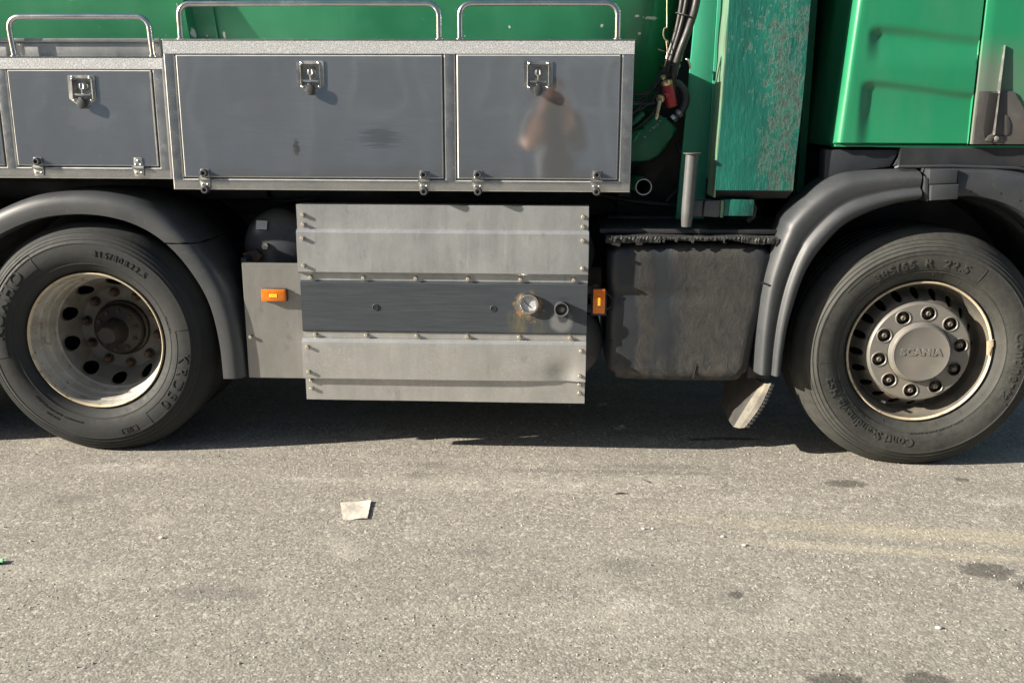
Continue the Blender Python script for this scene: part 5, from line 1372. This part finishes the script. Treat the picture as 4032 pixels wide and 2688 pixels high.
# door skin right of the seam
rows = []
for z in Zs:
    row = [(1.663, 0.03, z), (1.663, 0.002, z), (1.666, -0.003, z)]
    for k_ in range(0, 31):
        x = lerp(1.668, 2.75, k_ / 30); row.append((x, -0.004 + 0.05 * smooth01((x - 2.3) / 0.45) + (0.004 if z < 1.36 else 0), z))
    rows.append(row)
m = MB(); m.strip(rows); m.build('cab_door', M['cabdoor'], T, 30)
m = MB()
rowsb = [(p) for p in [(1.135, 0.9, 1.352), (1.135, 0.03, 1.352), (2.78, 0.03, 1.345), (2.78, 2.4, 1.345), (1.135, 2.4, 1.352)]]
m.prism([(1.14, 1.345), (2.70, 1.340), (2.70, 1.352), (1.14, 1.353)], 0.02, 2.40)
m.box(1.12, 2.75, 2.41, 2.44, 1.35, 3.0); m.box(1.10, 1.13, 0.43, 2.41, 1.0, 3.0); m.box(2.72, 2.78, 0.05, 2.42, 0.6, 3.0, 0.02); m.box(1.1, 2.78, 0.005, 2.44, 3.001, 3.03, 0.005)
m.build('cab_shell', M['cab'], T)
m = MB(); m.box(1.40, 2.6, 0.02, 2.3, 1.27, 1.344); m.build('cab_floor', M['black'], T)
# black corner piece of the door with its ridge, scoop and bolt
m = MB()
bp = [(1.667, 1.358), (1.667, 1.562), (1.800, 1.562), (1.812, 1.556), (1.870, 1.462), (1.93, 1.40), (1.99, 1.358)]
m.prism(bp, -0.012, -0.003, 0.003)
m.prism([(1.668, 1.562), (1.712, 1.562), (1.745, 1.358), (1.668, 1.358)], -0.0145, -0.0115, 0.001)
db = m.build('door_corner_trim', M['doorblk'], T, 40)
m = MB(); m.prism([(1.706, 1.555), (1.738, 1.555), (1.735, 1.395), (1.708, 1.385), (1.700, 1.42)], -0.0165, -0.0125, 0.001); m.build('trim_slot', M['hole'], db)
m = MB()
rows = []
for k_ in range(15):
    z = lerp(1.395, 1.735, k_ / 14); x = 1.742 + (z - 1.395) * 0.02; w = lerp(0.006, 0.0018, k_ / 14); h = lerp(0.020, 0.005, k_ / 14)
    rows.append([(x - w, -0.004, z), (x, -0.010 - h, z), (x + w * 1.2, -0.004, z)])
m.strip(rows); m.face(rows[0]); m.build('trim_ridge', M['zinc'], db, 20)
m = MB(); m.prism([(1.775, 1.478), (1.792, 1.466), (1.806, 1.440), (1.808, 1.402), (1.798, 1.392), (1.776, 1.394)], -0.016, -0.011, 0.004)
m.prism([(1.712, 1.372), (1.722, 1.392), (1.742, 1.402), (1.748, 1.385), (1.735, 1.366)], -0.020, -0.011, 0.004)
m.prism([(1.742, 1.394), (1.785, 1.392), (1.780, 1.366), (1.742, 1.366)], -0.017, -0.011, 0.003); m.build('trim_catch', M['doorblk'], db, 40)
m = MB(); m.lathe([(0.0095, -0.016), (0.0095, -0.0205), (0.0075, -0.0215), (0.0005, -0.0215)], (1.755, 0, 1.3815), 20); m.build('catch_bolt', M['bolt'], db)

# ================================================================== PHOTOGRAPHER (seen only as a mirror image in the steel door)
M['skin'] = simple("skin", (0.36, 0.19, 0.125), 0.5, 0, 0.08, 20); M['shirt'] = simple("dark blue shirt", (0.045, 0.055, 0.075), 0.8, 0, 0.15, 12)
M['jeans'] = simple("dark trousers", (0.05, 0.055, 0.07), 0.8, 0, 0.15, 12); M['hair'] = simple("dark hair", (0.03, 0.022, 0.018), 0.6, 0, 0.2, 30)
def skinned(name, V, E, root, mats, parent, subsurf=2, pick=None):
    me = bpy.data.meshes.new(name); me.from_pydata([v[:3] for v in V], E, [])
    o = bpy.data.objects.new(name, me); col.objects.link(o)
    md = o.modifiers.new('skin', 'SKIN'); md.use_smooth_shade = True
    for i, v in enumerate(V):
        r = v[3]; me.skin_vertices[0].data[i].radius = (r if isinstance(r, tuple) else (r, r)); me.skin_vertices[0].data[i].use_root = (i == root)
    ss = o.modifiers.new('sub', 'SUBSURF'); ss.levels = ss.render_levels = subsurf
    dg = bpy.context.evaluated_depsgraph_get(); m2 = bpy.data.meshes.new_from_object(o.evaluated_get(dg))
    bpy.data.objects.remove(o)
    m2.materials.clear()
    for mm in mats: m2.materials.append(mm)
    for p in m2.polygons:
        p.use_smooth = True
        if pick: p.material_index = pick(p.center)
    o = bpy.data.objects.new(name, m2); col.objects.link(o)
    if parent: o.parent = parent
    return o
PY = -4.50
person = bpy.data.objects.new('person', None); col.objects.link(person); person.location = (0.0, PY, 0)
tag(person, 'person in a dark shirt and trousers holding a phone up at the truck', 'person')
V = [(0, 0, 0.96, (0.16, 0.115)), (0, 0.005, 1.10, (0.145, 0.10)), (0, 0.0, 1.25, (0.165, 0.11)), (0, -0.01, 1.38, (0.16, 0.105)), (0, -0.005, 1.47, 0.065), (0, 0.02, 1.535, 0.058),
     (0, 0.045, 1.60, (0.068, 0.080)), (0, 0.035, 1.67, (0.078, 0.095)), (0, 0.03, 1.73, (0.060, 0.075)),
     (-0.175, -0.01, 1.42, 0.062), (-0.225, 0.06, 1.24, 0.047), (-0.20, 0.15, 1.155, 0.042), (-0.145, 0.32, 1.31, 0.034), (-0.110, 0.43, 1.425, 0.026),
     (0.175, -0.01, 1.42, 0.062), (0.225, 0.06, 1.24, 0.047), (0.20, 0.15, 1.155, 0.042), (0.145, 0.32, 1.31, 0.034), (0.110, 0.43, 1.425, 0.026),
     (-0.095, 0, 0.88, 0.095), (-0.11, 0.01, 0.70, 0.082), (-0.115, 0.02, 0.48, 0.058), (-0.12, 0.0, 0.30, 0.056), (-0.125, -0.01, 0.10, 0.040), (-0.13, 0.06, 0.045, (0.040, 0.040)), (-0.14, 0.16, 0.035, (0.040, 0.030)),
     (0.095, 0, 0.88, 0.095), (0.11, 0.01, 0.70, 0.082), (0.115, 0.02, 0.48, 0.058), (0.12, 0.0, 0.30, 0.056), (0.125, -0.01, 0.10, 0.040), (0.13, 0.06, 0.045, (0.040, 0.040)), (0.14, 0.16, 0.035, (0.040, 0.030)),
     (0, 0.135, 1.632, 0.013)]
E_ = [(0, 1), (1, 2), (2, 3), (3, 4), (4, 5), (5, 6), (6, 7), (7, 8), (3, 9), (9, 10), (10, 11), (11, 12), (12, 13), (3, 14), (14, 15), (15, 16), (16, 17), (17, 18),
      (0, 19), (19, 20), (20, 21), (21, 22), (22, 23), (23, 24), (24, 25), (0, 26), (26, 27), (27, 28), (28, 29), (29, 30), (30, 31), (31, 32), (6, 33)]
def pick(c):
    if c.z > 1.475: return 0
    if c.y > (0.10 if c.x < 0 else 0.34) and abs(c.x) > 0.08 and c.z > 1.05: return 0
    if c.z > 0.95: return 1
    if c.z < 0.10: return 3
    return 2
body = skinned('body', V, E_, 0, [M['skin'], M['shirt'], M['jeans'], M['rubber']], person, 2, pick)
m = MB()
rows = []
for i in range(9):
    a = i / 8 * math.pi * 0.56; rows.append([(0.092 * math.sin(a) * math.cos(q * math.pi / 12), 0.018 + 0.112 * math.sin(a) * math.sin(q * math.pi / 12) * (0.86 if math.sin(q * math.pi / 12) > 0 else 1), 1.685 + 0.088 * math.cos(a)) for q in range(24)])
m.strip(rows, True); m.build('hair', M['hair'], person, 60)
for sx_ in (-1, 1):
    m = MB(); m.lathe([(0.0005, -0.012), (0.008, -0.009), (0.012, 0.0), (0.008, 0.009), (0.0005, 0.012)], (sx_ * 0.031, 0.112, 1.662), 12); m.build('eye', M['sticker'], person)
    m = MB(); m.lathe([(0.0005, -0.012), (0.02, -0.008), (0.028, 0.0), (0.02, 0.008), (0.0005, 0.010)], (0, 0, 0), 12)
    m.v = [(y_ * 1.0 + sx_ * 0.083, x_ * 0.6 + 0.03, z_ * 1.1 + 1.645) for x_, y_, z_ in m.v]; m.build('ear', M['skin'], person, 60)
    # hand: palm and five fingers closed on the phone end
    HV = [(sx_ * 0.110, 0.43, 1.425, 0.024), (sx_ * 0.098, 0.455, 1.455, (0.030, 0.018)), (sx_ * 0.094, 0.462, 1.485, (0.032, 0.016))]
    HE = [(0, 1), (1, 2)]
    for q, (dz, L) in enumerate(((0.036, 0.95), (0.016, 1.05), (-0.004, 1.0), (-0.024, 0.8))):
        b0 = len(HV); HV += [(sx_ * 0.093, 0.478, 1.487 + dz * 0.9, 0.0095), (sx_ * 0.090, 0.505 , 1.489 + dz, 0.0088), (sx_ * (0.085 - 0.018 * L), 0.522, 1.490 + dz, 0.0082), (sx_ * (0.085 - 0.036 * L), 0.5245, 1.490 + dz, 0.0070)]
        HE += [(2, b0), (b0, b0 + 1), (b0 + 1, b0 + 2), (b0 + 2, b0 + 3)]
    b0 = len(HV); HV += [(sx_ * 0.088, 0.470, 1.452, 0.012), (sx_ * 0.070, 0.492, 1.462, 0.0105), (sx_ * 0.052, 0.497, 1.474, 0.0088)]
    HE += [(1, b0), (b0, b0 + 1), (b0 + 1, b0 + 2)]
    skinned('hand', HV, HE, 0, [M['skin']], person, 1)
m = MB(); m.prism([(-0.025, 1.592), (0.025, 1.592), (0.020, 1.585), (-0.020, 1.585)], 0.124, 0.130, 0.002); m.build('mouth', M['red'], person)
m = MB(); m.box(-0.078, 0.078, -4.0 + 0.006, -4.0 + 0.0145, 1.485 - 0.038, 1.485 + 0.038, 0.004)
ph = m.build('phone', M['rubber'], None); tag(ph, 'dark phone held level in both hands by the photographer', 'phone')

# ================================================================== LOOSE THINGS
def scrap(name, pts, mat, label, cat, lift=0.004, curl=0.006, group=None, seed=1):
    random.seed(seed)
    P = [Vector((x, y, 0)) for x, y in pts]; c = sum(P, Vector()) / len(P); n = 10; rows = []
    a, b, c2, d = P
    for i in range(n + 1):
        row = []
        for j in range(n + 1):
            u, v = i / n, j / n
            p = a.lerp(b, u).lerp(d.lerp(c2, u), v)
            z = lift + curl * (0.5 * math.sin(u * 5.1 + 1) * math.sin(v * 4.3) + 0.9 * u ** 3 * (1 - v * .4)) + random.uniform(-0.0006, 0.0006)
            row.append((p.x - c.x + (random.uniform(-.0008, .0008)), p.y - c.y + random.uniform(-.0008, .0008), max(0.0015, z)))
        rows.append(row)
    m = MB(); m.strip(rows); low = [[(q[0], q[1], q[2] - 0.0012) for q in r] for r in rows]; m.strip(low)
    for r1, r2 in ((rows[0], low[0]), (rows[-1], low[-1]), ([r[0] for r in rows], [r[0] for r in low]), ([r[-1] for r in rows], [r[-1] for r in low])): m.strip([r1, r2])
    o = m.build(name, mat, None, 60, loc=(c.x, c.y, 0.0))
    tag(o, label, cat, group); return o
scrap('paper_scrap', [(-0.808, -0.533), (-0.690, -0.514), (-0.673, -0.682), (-0.762, -0.690)], M['paper'], 'stained off-white paper scrap lying flat on the sunlit asphalt', 'litter', 0.003, 0.006)
scrap('plastic_shard', [(0.300, 0.435), (0.352, 0.440), (0.372, 0.395), (0.318, 0.405)], M['film'], 'pale grey plastic shard on the shaded ground below the black tank', 'litter', 0.004, 0.01, seed=2)
scrap('plastic_shard', [(0.248, 0.80), (0.292, 0.805), (0.300, 0.775), (0.255, 0.77)], M['film'], 'small crumpled plastic bit farther under the truck, beyond the aluminium skirt', 'litter', 0.004, 0.012, seed=3)
def pebble(x, y, s, label, mat='pebble', name='pebble'):
    bm = bmesh.new(); bmesh.ops.create_icosphere(bm, subdivisions=2, radius=1)
    for v in bm.verts: v.co = Vector((v.co.x * s * 0.95, v.co.y * s * 0.6, v.co.z * s * 0.4)) * random.uniform(0.88, 1.1)
    m = MB(); m.bm(bm); o = m.build(name, M[mat], None, 60, loc=(x, y, s * 0.35)); tag(o, label, 'pebble'); return o
random.seed(3)
pebble(0.349, -0.716, 0.009, 'white pebble, left one of a close pair right of the paper scrap')
pebble(0.382, -0.713, 0.007, 'white pebble, right one of a close pair right of the paper scrap')
pebble(0.627, -0.768, 0.009, 'white pebble beside the faint yellow paint line, farther from the viewer')
pebble(0.691, -0.836, 0.010, 'white pebble below the faint yellow paint line, nearer to the viewer')
pebble(1.157, -1.366, 0.011, 'pale angular pebble casting a shadow at the lower right of the asphalt')
pebble(-1.375, -0.875, 0.011, 'pale flat pebble alone on the left part of the asphalt')
for x, y, a, L, lb in ((0.29, -0.393, 0.1, 0.05, 'short dark twig lying level on the asphalt below the plastic tank'), (0.40, -0.25, 2.2, 0.045, 'short bent dark twig lying slanted nearest the plastic tank')):
    m = MB(); m.tube([(-L / 2, 0, 0.003), (-L * .1, L * .08, 0.005), (L / 2, L * .02, 0.003)], [0.0022, 0.003, 0.0015], 6)
    o = m.build('twig', M['twig'], None, 60, loc=(x, y, 0)); o.rotation_euler = (0, 0, a); tag(o, lb, 'twig')
scrap('torn_leaf', [(-1.875, -1.075), (-1.835, -1.080), (-1.82, -1.105), (-1.86, -1.11)], M['leafg'], 'torn bit of green leaf on the asphalt at the left edge', 'leaf', 0.004, 0.012, seed=6)
# loose grit: nobody could count it
random.seed(21)
bm0 = bmesh.new(); bmesh.ops.create_icosphere(bm0, subdivisions=1, radius=1)
bv = [v.co.copy() for v in bm0.verts]; bm0.verts.index_update(); bf = [[v.index for v in f.verts] for f in bm0.faces]; bm0.free()
m = MB()
for k_ in range(5200):
    x = random.uniform(-2.6, 2.4); y = random.uniform(-1.9, 0.35) if random.random() < .85 else random.uniform(.2, 1.2); s_ = random.uniform(0.0014, 0.0036) * (1.5 if random.random() < .04 else 1)
    a = random.uniform(0, 6.28); ca, sa = math.cos(a), math.sin(a); q = random.uniform(.6, 1)
    m.cur = random.randrange(3)
    m.add([(x + (v.x * ca - v.y * q * sa) * s_, y + (v.x * sa + v.y * q * ca) * s_, v.z * s_ * .7 + s_ * .3) for v in bv], bf)
grA = simple("grit light", (0.46, 0.43, 0.37), 0.85, 0, 0.2, 200); grB = simple("grit mid", (0.30, 0.28, 0.25), 0.85, 0, 0.2, 200); grC = simple("grit dark", (0.19, 0.18, 0.16), 0.85, 0, 0.2, 200)
o = m.build('loose_grit', [grA, grB, grC], None, 0, weld=0, recalc=False, kind='stuff'); o['label'] = 'fine loose grit scattered over the asphalt'; o['category'] = 'grit'
